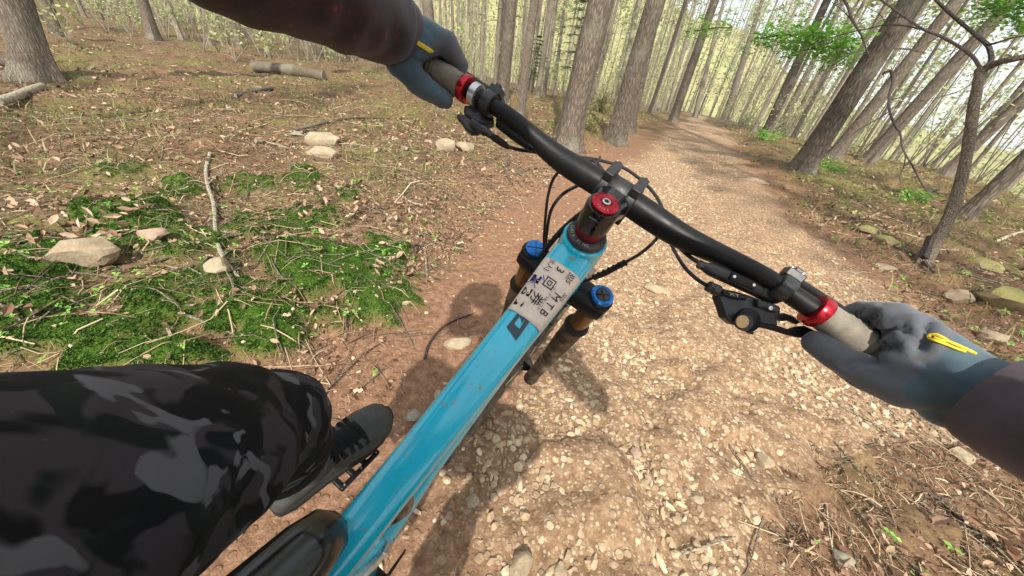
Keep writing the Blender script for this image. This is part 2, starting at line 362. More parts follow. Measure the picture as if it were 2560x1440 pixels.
def patches(x, y, L, seed):
    v = np.zeros(np.shape(x))
    n = (fbm(x * 3.2, y * 3.2, seed, 4) - 0.5) * 1.5; n2 = fbm(x * 9, y * 9, seed + 5, 3)
    for c, u, w, k in L:
        Mi = np.linalg.inv(np.stack([u, w], 1)); dx = x - c[0]; dy = y - c[1]
        p = Mi[0, 0] * dx + Mi[0, 1] * dy; q = Mi[1, 0] * dx + Mi[1, 1] * dy
        v = np.maximum(v, k * (1 - sstep(0.55, 1.0, np.sqrt(p * p + q * q) + n * 0.95 + (n2 - 0.5) * 0.9)))
    return v
def moss_at(x, y): return patches(x, y, MOSS, 77)
def moss_lift(x, y, m): return m * (0.02 + 0.14 * np.clip(fbm(x * 4.5, y * 4.5, 3, 3) - 0.32, 0, 1) + 0.03 * fbm(x * 11, y * 11, 4, 2))
def gravel_at(x, y):
    a, b = trail_uv(x, y); n = (fbm(x * 1.7, y * 1.7, 9, 4) - 0.5) * 0.8
    lead = sstep(0.5, 2.5, y) * 0.35
    return sstep(0.34 + lead, 0.95 + lead, a + n) * sstep(-0.1, 0.35, b + n) * sstep(0.85, 1.25, litter_patch(x, y) + n * 0.5)
def red_at(x, y):
    a, b = trail_uv(x, y); n = (fbm(x * 1.4, y * 1.4, 19, 4) - 0.5) * 1.2
    return np.clip(sstep(-1.1, 0.05, a + n) * sstep(-1.3, 0.0, b + n), 0, 1) * (1 - 0.75 * sstep(5, 14, y)) * (0.35 + 0.65 * sstep(0.8, 1.3, litter_patch(x, y) + n * 0.4))

def axis_coords(lo, hi, c, fine, n):
    k = np.linspace(np.arcsinh((lo - c) / fine), np.arcsinh((hi - c) / fine), n); return c + fine * np.sinh(k)
gx = axis_coords(-160, 160, -0.3, 1.6, 640); gy = axis_coords(-60, 230, 1.3, 1.8, 640)
GX, GY = np.meshgrid(gx, gy); fx, fy = GX.ravel(), GY.ravel()
mo = moss_at(fx, fy); gr = gravel_at(fx, fy)
gz = terrain(fx, fy) + moss_lift(fx, fy, mo) + 0.05 * patches(fx, fy, GREEN, 78)
nx, ny = len(gx), len(gy)
I = np.arange(nx * ny).reshape(ny, nx); Q = np.stack([I[:-1, :-1], I[:-1, 1:], I[1:, 1:], I[1:, :-1]], -1).reshape(-1, 4)
tm = trail_mask(fx, fy); qm = tm[Q].mean(1); on = (qm > 0.5) & (fy[Q[:, 0]] < 62)
def sub(sel, name):
    q = Q[sel]; u, inv = np.unique(q, return_inverse=True); 
    return np_mesh(name, np.stack([fx, fy, gz], 1)[u], inv.reshape(q.shape), [MAT['ground']], None,
                   dict(trail=gr[u], moss=mo[u], red=red_at(fx[u], fy[u]), far=np.hypot(fx[u], fy[u]) / 60))
tag(link('ground', sub(~on, 'ground')), kind='structure'); tag(link('dirt_trail', sub(on, 'dirt_trail')), kind='structure')
def on_ground(x, y, dz=0.0):
    x = np.asarray(x, float); y = np.asarray(y, float)
    return np.stack([x, y, terrain(x, y) + moss_lift(x, y, moss_at(x, y)) + dz], -1)

# the wooded slope beyond the forest on the left and straight ahead
def hill_h(az, d):
    up = np.interp(az, [-100, -55, -20, 5, 22, 32, 42, 60], [26, 30, 34, 34, 25, 11, 3, -4])
    return -4 + (up + 4) * sstep(70, 150, d) + (fbm(az * 0.22, d * 0.03, 91, 4) - 0.5) * 9 * sstep(70, 110, d)
az = np.radians(np.linspace(-110, 75, 190)); dd = np.linspace(62, 240, 60)
A, D = np.meshgrid(az, dd); hv = np.stack([(D * np.sin(A)).ravel(), (D * np.cos(A)).ravel(), hill_h(np.degrees(A), D).ravel()], 1)
I = np.arange(A.size).reshape(A.shape); HQ = np.stack([I[:-1, :-1], I[:-1, 1:], I[1:, 1:], I[1:, :-1]], -1).reshape(-1, 4)
t = NT('wooded_hill'); v = t.coord(1); n1 = t.noise(0.09, 6, 0.65, v); n2 = t.noise(1.4, 5, 0.7, v)
c = t.ramp(t.math('ADD', t.math('MULTIPLY', n1, 0.6), t.math('MULTIPLY', n2, 0.4)), [(0.34, (0.22, 0.19, 0.10)), (0.5, (0.36, 0.33, 0.17)), (0.62, (0.34, 0.40, 0.15)), (0.75, (0.50, 0.44, 0.27))])
t.bump(n2, 0.8, 0.6); MAT['hill'] = t.out(c, 1.0, 0, 0.0)
tag(link('hill', np_mesh('hill', hv, HQ), MAT['hill']), kind='structure')

# ------------------------------------------------------------------ scattered ground cover (nobody could count it)
def ico(n=1):
    bm = bmesh.new(); bmesh.ops.create_icosphere(bm, subdivisions=n, radius=1); bm.verts.ensure_lookup_table()
    V = np.array([q.co[:] for q in bm.verts]); T = np.array([[q.index for q in f.verts] for f in bm.faces]); bm.free(); return V, T
def stone_base(seed, n=1, flat=0.6):
    V, T = ico(n); r = np.random.default_rng(seed)
    for _ in range(5 if n < 3 else 9):                    # cut flats so that it has facets
        d = r.normal(size=3); d /= np.linalg.norm(d); h = r.uniform(0.55, 0.9); k = V @ d
        V = V - np.clip(k - h, 0, None)[:, None] * d[None]
    V = V * np.array([1, r.uniform(0.65, 0.9), flat * r.uniform(0.8, 1.15)]); return V, T
def sample_xy(n, box, dens, r=rng):
    """positions in a box (x0,x1,y0,y1) kept with probability dens(x,y)"""
    out = []; tot = 0
    while tot < n:
        m = n * 3; x = r.uniform(box[0], box[1], m); y = r.uniform(box[2], box[3], m)
        k = r.uniform(0, 1, m) < dens(x, y); out.append(np.stack([x[k], y[k]], 1)); tot += k.sum()
    return np.concatenate(out)[:n]
def near(x, y, f=3.0): return 1 / (1 + ((x - 0.5) ** 2 + (y - 1.0) ** 2) / f ** 2)
BASES = [stone_base(i, 1, 0.45 + 0.05 * (i % 5)) for i in range(10)]
for i, (v_, t_) in enumerate(BASES): v_[:, 1] *= (0.6, 0.85, 1.0, 0.7, 0.95)[i % 5]; v_[:, 0] *= (1.1, 0.9, 1.0, 1.25, 0.8)[i % 5]
def pebbles(name, n, smin, smax, box, dens, mat, power=2.2):
    P = sample_xy(n, box, dens); S = smin + (smax - smin) * rng.uniform(0, 1, n) ** power
    Vs, Ts, o = [], [], 0
    for i, b in enumerate(BASES):
        s = slice(i, n, len(BASES)); V, T = scatter(b, on_ground(P[s, 0], P[s, 1], 0) + np.stack([0 * S[s], 0 * S[s], S[s] * 0.12], 1), S[s], rot_rand(len(S[s]), 0.5))
        Vs.append(V); Ts.append(T + o); o += len(V)
    return tag(link(name, np_mesh(name, np.concatenate(Vs), np.concatenate(Ts), [mat], smooth=False)), 'loose pale gravel strewn over the dirt trail', None, None, 'stuff')
pebbles('gravel', 24000, 0.0018, 0.026, (-1.0, 5, -0.2, 9), lambda x, y: (0.10 + 0.9 * gravel_at(x, y)) * trail_mask(x, y) * near(x, y, 2.0) * (0.35 + 0.65 * (fbm(x * 2.2, y * 2.2, 15, 3) > 0.47)), MAT['gravel'], 4.6)
pebbles('gravel', 6000, 0.008, 0.024, (0, 12, 3, 20), lambda x, y: gravel_at(x, y) * near(x, y, 5.0), MAT['gravel'])
pebbles('gravel', 1600, 0.004, 0.016, (-3, 6, -0.3, 6), lambda x, y: (1 - trail_mask(x, y)) * near(x, y, 2) * red_at(x, y), MAT['gravel'])

def blades(name, P, hgt, wid, mat, label, lean=0.5, seg=2):
    """thin upright blades, 2 quads each"""
    n = len(P); a = rng.uniform(0, 2 * math.pi, n); b = rng.uniform(0, 2 * math.pi, n); l = rng.uniform(0.1, lean, n) * hgt
    side = np.stack([np.cos(a), np.sin(a), 0 * a], 1) * (wid * 0.5)[:, None]; fw = np.stack([np.cos(b), np.sin(b), 0 * b], 1) * l[:, None]
    up = np.array([0, 0, 1.])[None] * hgt[:, None]
    V = np.stack([P - side, P + side, P + up * 0.6 + fw * 0.4 + side * 0.75, P + up * 0.6 + fw * 0.4 - side * 0.75, P + up + fw], 1).reshape(-1, 3)
    o = (np.arange(n) * 5)[:, None, None]; T = (np.array([[0, 1, 2], [0, 2, 3], [3, 2, 4]])[None] + o).reshape(-1, 3)
    return tag(link(name, np_mesh(name, V, T, [mat], smooth=False)), label, None, None, 'stuff')
off_trail = lambda x, y: 1 - trail_mask(x, y)
n = 190000; P2 = sample_xy(n, (-7, 1.2, 0.0, 7), lambda x, y: moss_at(x, y) * near(x + 1.5, y, 2.6))
blades('moss', on_ground(P2[:, 0], P2[:, 1], -0.004), rng.uniform(0.003, 0.010, n), rng.uniform(0.005, 0.010, n), MAT['moss'], 'deep green moss cushions beside the trail', 1.6)
n = 30000; P2 = sample_xy(n, (-30, 34, 1, 42), lambda x, y: off_trail(x, y) * near(x, y, 11) * np.clip(patches(x, y, GREEN, 78) * 1.3 + 0.35 * (fbm(x * 0.7, y * 0.7, 23, 3) > 0.5), 0, 1))
blades('grass', on_ground(P2[:, 0], P2[:, 1], -0.01), rng.uniform(0.04, 0.16, n), rng.uniform(0.006, 0.014, n), MAT['grass'], 'thin yellow green grass on the forest floor', 1.2)

def folded_leaf():
    V = np.array([[-1, 0, 0.3], [-0.4, 0.3, 0.5], [0.4, 0.34, 0.42], [1, 0.05, 0.1], [0.4, -0.38, 0.30], [-0.4, -0.3, 0.45], [0, 0, -0.05]], float)
    return V, np.array([[6, 0, 1], [6, 1, 2], [6, 2, 3], [6, 3, 4], [6, 4, 5], [6, 5, 0]])
def torn_leaf():
    V = np.array([[-1, 0.1, 0.05], [-0.3, 0.6, 0.25], [0.15, 0.2, 0.12], [0.6, 0.62, 0.3], [1, -0.1, 0.1], [0.2, -0.5, 0.3], [-0.2, -0.15, 0.02], [-0.6, -0.5, 0.2]], float)
    return V, np.array([[6, 0, 1], [6, 1, 2], [6, 2, 4], [2, 3, 4], [6, 4, 5], [6, 7, 0]])
def curled_leaf():
    V = np.array([[-1, 0, 0.12], [-0.45, 0.42, 0.2], [0.35, 0.45, 0.26], [1, 0, 0.0], [0.35, -0.45, 0.22], [-0.45, -0.42, 0.18], [0, 0, 0]], float)
    return V, np.array([[6, 0, 1], [6, 1, 2], [6, 2, 3], [6, 3, 4], [6, 4, 5], [6, 5, 0]])
def leaf_scatter(name, n, smin, smax, box, dens, mat, label, tilt=0.6, dz=0.01, base=None):
    P = sample_xy(n, box, dens); S = rng.uniform(smin, smax, n)
    Vs, Ts, o = [], [], 0; bs = [base] if base else [curled_leaf(), folded_leaf(), torn_leaf(), curled_leaf()]
    for i, b_ in enumerate(bs):
        k = slice(i, n, len(bs)); m_ = len(S[k]); sq = np.ones((m_, 1)); V, T = scatter(b_, on_ground(P[k, 0], P[k, 1], dz * 1.0) + np.stack([0 * S[k], 0 * S[k], rng.uniform(0, dz, m_)], 1), S[k], rot_rand(m_, tilt)); Vs.append(V); Ts.append(T + o); o += len(V)
    V = np.concatenate(Vs); T = np.concatenate(Ts)
    return tag(link(name, np_mesh(name, V, T, [mat], smooth=False)), label, None, None, 'stuff')
leaf_scatter('leaf_litter', 22000, 0.004, 0.020, (-9, 7, -0.5, 9), lambda x, y: off_trail(x, y) * near(x, y, 3.2) * (1 - 0.8 * moss_at(x, y)) * (0.25 + 0.75 * (fbm(x * 1.5, y * 1.5, 29, 3) > 0.48)), MAT['litter'], 'brown dead leaves on the forest floor', 0.9, 0.014)
leaf_scatter('leaf_litter', 14000, 0.02, 0.05, (-30, 30, 4, 34), lambda x, y: off_trail(x, y) * near(x, y, 12), MAT['litter'], 'brown dead leaves among the trees', 0.8, 0.02)
leaf_scatter('leaf_litter', 2600, 0.016, 0.034, (-8, 6, 0.2, 8), lambda x, y: off_trail(x, y) * (np.hypot(x, y) > 1.7) * near(x, y, 3.4) * (fbm(x * 1.9, y * 1.9, 39, 3) > 0.56), MAT['litter'], 'larger curled brown leaves gathered in drifts', 1.1, 0.03)
seed = (np.array([[0, 0, 0], [0.5, 0.35, 0.14], [1.0, 0, 0.06], [0.5, -0.35, 0.14], [0, 0, 0], [-0.5, 0.35, 0.16], [-1.0, 0.05, 0.1], [-0.5, -0.35, 0.12], [0.1, 0.1, 0.02], [0.3, 0.55, 0.2], [0.05, 0.95, 0.16], [-0.25, 0.5, 0.2]], float), np.array([[0, 1, 2], [0, 2, 3], [4, 5, 6], [4, 6, 7], [8, 9, 10], [8, 10, 11]]))
leaf_scatter('seedlings', 1100, 0.007, 0.022, (-6, 1.4, 0.1, 6), lambda x, y: (0.10 + 0.9 * (fbm(x * 2.5, y * 2.5, 35, 2) > 0.55)) * near(x + 0.8, y, 2.2) * (1 - 0.95 * trail_mask(x, y)) * (1 - gravel_at(x, y)), MAT['seedling'], 'bright green seedlings sprouting through the moss and litter', 0.45, 0.03, seed)
leaf_scatter('seedlings', 700, 0.012, 0.035, (1.5, 9, 0.3, 8), lambda x, y: off_trail(x, y) * near(x - 2, y, 3) * (fbm(x * 2.5, y * 2.5, 37, 2) > 0.52), MAT['seedling'], 'bright green seedlings on the right bank', 0.45, 0.03, seed)
leaf_scatter('ground_cover', 5000, 0.03, 0.075, (-20, 30, 4, 40), lambda x, y: off_trail(x, y) * near(x - 6, y - 8, 9) * (fbm(x * 0.5, y * 0.5, 38, 3) > 0.5), MAT['grass'], 'low yellow green plants among the trees', 0.6, 0.06, seed)

def twig_litter(name, n, lmin, lmax, rmin, rmax, box, dens, mat, label):
    P = sample_xy(n, box, dens); L = lmin + (lmax - lmin) * rng.uniform(0, 1, n) ** 2; R = rng.uniform(rmin, rmax, n); a = rng.uniform(0, 2 * math.pi, n)
    k = 4; V = np.zeros((n, k, 3, 3)); bend = rng.normal(0, 0.16, (n, k)); bend[:, 0] = 0; ang = a[:, None] + np.cumsum(bend, 1)
    x = P[:, 0].copy(); y = P[:, 1].copy(); lift = rng.uniform(0, 0.018, n)
    for i in range(k):
        g = on_ground(x, y, 0.003); g[:, 2] += lift * (i in (1, 2)) + R
        for j in range(3):
            th = 2 * math.pi * j / 3; r = R * (1 - 0.18 * i)
            V[:, i, j] = g + np.stack([-np.sin(ang[:, i]) * np.cos(th) * r, np.cos(ang[:, i]) * np.cos(th) * r, np.sin(th) * r], 1)
        x = x + np.cos(ang[:, i]) * L / (k - 1); y = y + np.sin(ang[:, i]) * L / (k - 1)
    F = [[i * 3 + j, i * 3 + (j + 1) % 3, (i + 1) * 3 + (j + 1) % 3, (i + 1) * 3 + j] for i in range(k - 1) for j in range(3)]
    T = (np.array(F)[None] + (np.arange(n) * k * 3)[:, None, None]).reshape(-1, 4)
    return tag(link(name, np_mesh(name, V.reshape(-1, 3), T, [mat])), label, None, None, 'stuff')
twig_litter('needle_litter', 34000, 0.015, 0.07, 0.0006, 0.0014, (-5, 5, -0.3, 6), lambda x, y: (0.06 + off_trail(x, y)) * near(x, y, 2.0) * (1 - 0.92 * moss_at(x, y)), MAT['needle_litter'], 'dry straw and needles covering the forest floor')
twig_litter('twig_litter', 2600, 0.08, 0.5, 0.002, 0.006, (-7, 7, -0.3, 9), lambda x, y: off_trail(x, y) * near(x, y, 3) * (1 - 0.6 * moss_at(x, y)), MAT['bark_small'], 'brown bark covered twigs lying on the forest floor')
twig_litter('twig_litter', 5200, 0.06, 0.34, 0.0015, 0.004, (-7, 7, -0.3, 8), lambda x, y: off_trail(x, y) * near(x, y, 2.6) * (1 - 0.65 * moss_at(x, y)), MAT['needle_litter'], 'thin dry twigs lying on the forest floor')
twig_litter('twig_litter', 2600, 0.1, 0.8, 0.003, 0.009, (-25, 25, 3, 30), lambda x, y: off_trail(x, y) * near(x, y, 9), MAT['needle_litter'], 'dry twigs lying between the trees')

# ------------------------------------------------------------------ stones that can be picked out one by one
def stone(px, py, wpx, hpx, mat, label, seed, group=None, sink=0.3, yaw=0.0):
    g = ground_at(px, py + hpx * 0.25); z = camz(g); w = 0.5 * wpx * z / FPX * 0.98
    V, T = stone_base(seed, 3, 0.62); V = V.copy()
    n1 = np.array([vnoise(np.array([v[0] * 3 + 9]), np.array([v[1] * 3 + v[2] * 4]), seed)[0] for v in V]); V *= (0.88 + 0.24 * n1)[:, None]
    vd = (g - CAM)[:2]; a = math.atan2(vd[1], vd[0]) - math.pi / 2 + yaw; R = np.array([[math.cos(a), -math.sin(a), 0], [math.sin(a), math.cos(a), 0], [0, 0, 1]])
    asp = min(1.25, max(0.5, hpx / wpx * 1.6))
    V = (V * np.array([1, asp * 1.15, asp])) @ R.T * w
    o = link('rock' if wpx > 60 else 'stone', np_mesh('rock', V, T, [MAT[mat]], smooth=False)); o.data.polygons.foreach_set('use_smooth', [True] * len(T)); o.data.set_sharp_from_angle(angle=math.radians(24))
    o.location = (g[0], g[1], float(on_ground(g[:1], g[1:2])[0, 2]) + w * asp * 0.62 * (0.62 - sink)); return tag(o, label, 'rock' if wpx > 60 else 'stone', group)
LR, TS, RB = 'stones lying on the left forest floor', 'stones lying loose on the trail', 'stones on the right bank of the trail'
for i, q in enumerate((
    (222, 640, 175, 95, 'stone_tan', 'large flat grey and tan rock bedded in moss, biggest on the left', LR),
    (712, 604, 80, 50, 'stone_tan', 'tan rock with a rounded back at the edge of the moss, below the twigs', LR),
    (556, 668, 62, 64, 'stone_tan', 'upright pale tan stone at the foot of the long pale stick', LR),
    (396, 603, 60, 38, 'stone_pink', 'pinkish stone lying in the litter between two moss cushions', LR),
    (815, 347, 92, 46, 'stone_tan', 'blocky tan rock, upper of the two stacked in the leaf litter', LR),
    (806, 381, 98, 44, 'stone_tan', 'flat pale tan rock, lower of the two stacked in the leaf litter', LR),
    (752, 334, 44, 16, 'stone_grey', 'thin pale slab just beyond the two stacked rocks', LR),
    (1116, 362, 58, 42, 'stone_tan', 'round orange tan stone touching its twin below the left brake lever', LR),
    (1163, 366, 52, 36, 'stone_tan', 'wedge shaped tan stone, the one nearer the handlebar of a touching pair', LR),
    (1072, 354, 24, 14, 'stone_pink', 'small tan stone just before the touching pair of stones', LR),
    (1014, 370, 22, 14, 'stone_grey', 'small grey stone alone in the litter beyond the seedlings', LR),
    (624, 1285, 66, 36, 'stone_tan', 'pale stone on the dirt beneath the hem of the rider shorts', TS),
    (1640, 722, 62, 26, 'stone_tan', 'flat pale stone in the gravel above the blue ringed fork cap', TS),
    (1145, 852, 74, 30, 'stone_tan', 'half buried flat tan stone beside the blue top tube', TS),
    (1878, 852, 78, 30, 'stone_tan', 'long flat tan stone lying under the shifter paddle', TS),
    (1812, 845, 22, 16, 'stone_tan', 'small round stone beside the long flat stone under the shifter', TS),
    (1911, 1148, 44, 34, 'stone_tan', 'pale angular stone where the gravel meets the grassy right edge', TS),
    (1302, 1405, 62, 66, 'stone_tan', 'large pale stone in the gravel at the lower middle, right of the saddle', TS),
    (2104, 1386, 44, 32, 'stone_grey', 'pale flat stone near the green plants at the lower right', TS),
    (1400, 1418, 40, 26, 'stone_tan', 'squat pale stone just right of the large lower stone', TS),
    (1035, 1036, 44, 26, 'stone_grey', 'grey stone in the shade between shoe and top tube', TS),
    (1096, 985, 26, 22, 'stone_tan', 'small tan stone in the dirt left of the top tube', TS),
    (594, 1332, 26, 22, 'stone_tan', 'small stone on the dirt between thigh and saddle', TS),
    (1180, 1250, 40, 26, 'stone_tan', 'pale stone in the shade right of the frame', TS),
    (1740, 1240, 36, 26, 'stone_tan', 'pale stone on the open gravel right of the bicycle', TS),
    (1585, 1130, 34, 24, 'stone_pink', 'pinkish stone on the open gravel right of the bicycle', TS),
    (2505, 738, 140, 90, 'stone_moss', 'big moss stained boulder at the right edge of the picture', RB),
    (2392, 738, 52, 42, 'stone_tan', 'tan stone beside the big mossy boulder', RB),
    (2475, 838, 56, 44, 'stone_tan', 'pale stone below the big mossy boulder beside the gravel', RB),
    (2215, 602, 60, 26, 'stone_moss', 'flat brown stone in the bank before the branching tree', RB),
    (2165, 574, 42, 26, 'stone_moss', 'small brown stone half sunk in the bank, farther from the branching tree', RB),
    (2208, 666, 46, 24, 'stone_tan', 'tan stone at the trail edge before the branching tree', RB),
    (2450, 660, 70, 40, 'stone_moss', 'mossy stone behind the foot of the branching tree', RB),
    (1892, 455, 60, 22, 'stone_tan', 'low tan stone at the bank beside the thick leaning trunk', RB),
    (2400, 1130, 60, 36, 'stone_tan', 'tan stone in the litter beyond the right sleeve', RB))):
    stone(*q[:6], seed=100 + i, group=q[6], yaw=0.35 * math.sin(i * 2.1))

# ------------------------------------------------------------------ sticks and fallen branches
def stick(pts, wpx, mat, label, name='fallen_branch', group='dry branches on the forest floor', lift=0.012, taper=0.55, side=()):
    P = [ground_at(*p) for p in pts]; z = camz(P[len(P) // 2]); r = 0.5 * wpx * z / FPX
    P = smooth_curve([p + np.array([0, 0, lift + r]) for p in P], 4); k = len(P)
    rad = [r * (1 - (1 - taper) * i / (k - 1)) * (0.9 + 0.2 * random.random()) for i in range(k)]
    b = MB().tube(P, rad, 7, wob=lambda i, j: 0.92 + 0.16 * random.random())
    for f, dx, dy in side:
        i = int(f * (k - 1)); q = P[i]; e = ground_at(*(np.asarray(pix(q)) + (dx, dy))) + np.array([0, 0, lift])
        b.tube([q, (q + e) / 2 + np.array([0, 0, 0.008]), e], [rad[i] * 0.6, rad[i] * 0.45, rad[i] * 0.25], 5)
    o = link(name, b, MAT[mat]); return tag(o, label, 'branch', group)
stick([(528, 390), (518, 430), (522, 470), (538, 520), (543, 590), (560, 650), (600, 705)], 11, 'bark_pale', 'long pale crooked branch running down to the upright stone', side=((0.35, 40, -30), (0.6, -30, 30)))
stick([(30, 842), (130, 862), (230, 895), (300, 925)], 11, 'bark_pale', 'straw coloured stick in the moss above the rider thigh', taper=0.8)
stick([(190, 940), (270, 800), (310, 775), (380, 760), (405, 735)], 8, 'bark_pale', 'pale branch crossing the moss toward the big flat rock')
stick([(280, 815), (360, 812), (430, 785), (500, 768)], 8, 'bark_pale', 'forked twig lying across the lowest moss cushion', side=((0.4, 50, -28), (0.7, 40, 24)))
stick([(400, 785), (420, 820), (440, 868), (455, 905)], 9, 'bark_pale', 'lichen grey twig standing out of the moss above the thigh')
stick([(455, 790), (540, 822), (620, 860), (690, 890)], 7, 'bark_small', 'thin brown branch slanting through the moss to the dirt')
stick([(918, 690), (950, 660), (996, 640)], 7, 'bark_pale', 'short pale stick at the right end of the moss')
stick([(1062, 635), (1066, 672), (1068, 708)], 6, 'bark_pale', 'short upright twig at the tip of the moss')
stick([(780, 530), (830, 555), (880, 585)], 6, 'bark_small', 'brown twig above the tan rounded rock, pointing at the dirt')
stick([(545, 540), (620, 560), (700, 590)], 6, 'bark_small', 'brown twig reaching the top of the tan rounded rock')
stick([(288, 560), (318, 580), (345, 612)], 8, 'bark_small', 'grey brown stick crossing the upper moss cushion')
stick([(0, 606), (60, 590), (130, 585)], 7, 'bark_small', 'grey twig at the left edge above the moss')
stick([(470, 640), (400, 660), (330, 680), (290, 690)], 6, 'bark_small', 'thin twig beside the large flat rock')
stick([(1272, 392), (1265, 415), (1262, 435), (1280, 466)], 8, 'bark_small', 'bent brown twig in the dirt left of the handlebar')
stick([(1062, 900), (1075, 860), (1110, 820), (1150, 800), (1182, 788)], 7, 'bark_dark', 'thin dark root curving over the bare dirt beside the frame', lift=0.004)
stick([(1290, 440), (1340, 424), (1390, 428)], 5, 'bark_small', 'thin twig between the bent twig and the handlebar')
stick([(880, 400), (960, 420), (1080, 452), (1240, 442)], 5, 'bark_small', 'long thin brown branch across the reddish litter')
stick([(740, 330), (860, 302), (960, 300), (1040, 298)], 5, 'bark_small', 'long dark branch lying beyond the two stacked rocks')
stick([(640, 360), (680, 365), (720, 378)], 8, 'bark_pale', 'pale stick end beside a leafy stump')
stick([(2120, 545), (2160, 550), (2210, 530)], 7, 'bark_pale', 'pale curved stick on the bank beside the trail', group='dry branches on the right bank')
stick([(2340, 480), (2300, 485), (2270, 500)], 7, 'bark_dark', 'dark branch end lying in the grass under the hanging branch', group='dry branches on the right bank')
stick([(2230, 620), (2290, 650), (2330, 690)], 9, 'bark_dark', 'dark stick lying at the foot of the branching tree', group='dry branches on the right bank')
stick([(2480, 610), (2530, 590), (2575, 580)], 8, 'bark_pale', 'pale stick in the grass at the right edge', group='dry branches on the right bank')
stick([(1700, 1390), (1760, 1370), (1830, 1350)], 6, 'bark_pale', 'thin pale twig on the gravel at the lower middle', group='dry branches on the right bank')
stick([(2080, 1180), (2150, 1160), (2260, 1190)], 4, 'bark_small', 'brown branch in the litter under the right arm', group='dry branches on the right bank')
stick([(2330, 1260), (2420, 1250), (2520, 1290)], 4, 'bark_small', 'brown branch in the litter near the right lower corner', group='dry branches on the right bank')
random.seed(21)
for i in range(26):                         # loose sticks nothing tells apart
    px, py = random.uniform(40, 1150), random.uniform(330, 820); a = random.uniform(0, 6.28); L = random.uniform(35, 90) * (py / 600)
    if px > 900 and py > 560: continue
    stick([(px, py), (px + math.cos(a) * L * .5, py + math.sin(a) * L * .25 + random.uniform(-6, 6)), (px + math.cos(a) * L, py + math.sin(a) * L * .5)], random.uniform(3.5, 6), random.choice(['bark_pale', 'bark_small', 'bark_small']), 'thin dry stick lying in the litter left of the trail', group='thin dry sticks left of the trail')

def log(pts, wpx, label, mat='bark'):
    P = [ground_at(*p) for p in pts]; z = camz(P[len(P) // 2]); r = 0.5 * wpx * z / FPX
    P = smooth_curve([p + np.array([0, 0, r * 0.8]) for p in P], 4)
    root = empty('fallen_log', P[0]); tag(root, label, 'log', 'fallen logs beyond the moss')
    b = MB().tube([p - P[0] for p in P], [r * (0.92 + 0.1 * random.random()) for _ in P], 12, cap=False, wob=lambda i, j: 0.94 + 0.12 * random.random()); link('trunk', b, MAT[mat], root)
    for e, d in ((P[0] - P[0], P[0] - P[1]), (P[-1] - P[0], P[-1] - P[-2])):
        link('cut_end', MB().lathe([(r * 0.93, -0.01), (r * 0.93, 0.004), (r * 0.2, 0.008)], e, d, 12), MAT['bark_pale'], root)
log([(-60, 148), (10, 163), (50, 175)], 26, 'short dark log lying beside the big trunk at the left edge')
log([(640, 178), (730, 188), (812, 203)], 26, 'mossy log with a dark underside beneath the left forearm', 'bark_small')
log([(0, 265), (60, 243), (110, 222)], 18, 'old broken log lying below the big left trunk', 'bark_pale')
log([(590, 245), (640, 232), (680, 225)], 10, 'thin pale log lying in the open litter')

# ------------------------------------------------------------------ trees
def crown_mesh(seed, n, r, h, leaf, cx=0.55):
    """leaf-sized faces on drooping whorled branches of a young larch crown, unit base at 0"""
    R = np.random.default_rng(seed); cl = []; br = MB()
    for k in range(46):
        f = R.uniform(0, 1); z = f * h; L = r * (1 - f) ** 0.7 * R.uniform(0.55, 1.1) + 0.15; a = R.uniform(0, 2 * math.pi)
        m = max(3, int(n / 46)); t = R.uniform(0.15, 1, m) ** 0.7
        p = np.stack([np.cos(a) * L * t, np.sin(a) * L * t, z + 0.12 * L - 0.35 * L * t * t], 1) + R.normal(0, 0.09 * r * 0.7, (m, 3)); cl.append(p)
        if k % 2 == 0: br.tube([(0, 0, z), (math.cos(a) * L * .5, math.sin(a) * L * .5, z + 0.0), (math.cos(a) * L, math.sin(a) * L, z - 0.22 * L)], [0.02, 0.013, 0.005], 3, cap=False)
    P = np.concatenate(cl); N = len(P)
    q = (np.array([[-1, -0.3, 0], [0.2, -0.55, 0.1], [1, 0.1, 0], [0, 0.5, -0.08]], float), np.array([[0, 1, 2, 3]]))
    V, T = scatter(q, P, R.uniform(0.5, 1.2, N) * leaf, rot_rand(N, 1.2, R))
    bv = np.array(br.v); bf = np.array([f for f in br.f]); mi = np.concatenate([np.zeros(len(T)), np.ones(len(bf))])
    return np_mesh('crown', np.concatenate([V, bv]), np.concatenate([T, bf + len(V)]), [MAT['leaf_spring'], MAT['bark_far']], mi, smooth=False)
CROWNS = [crown_mesh(200 + i, 900, 2.1, 9.0, 0.13) for i in range(4)]
CROWNS_THIN = [crown_mesh(220 + i, 420, 1.6, 9.0, 0.15) for i in range(4)]

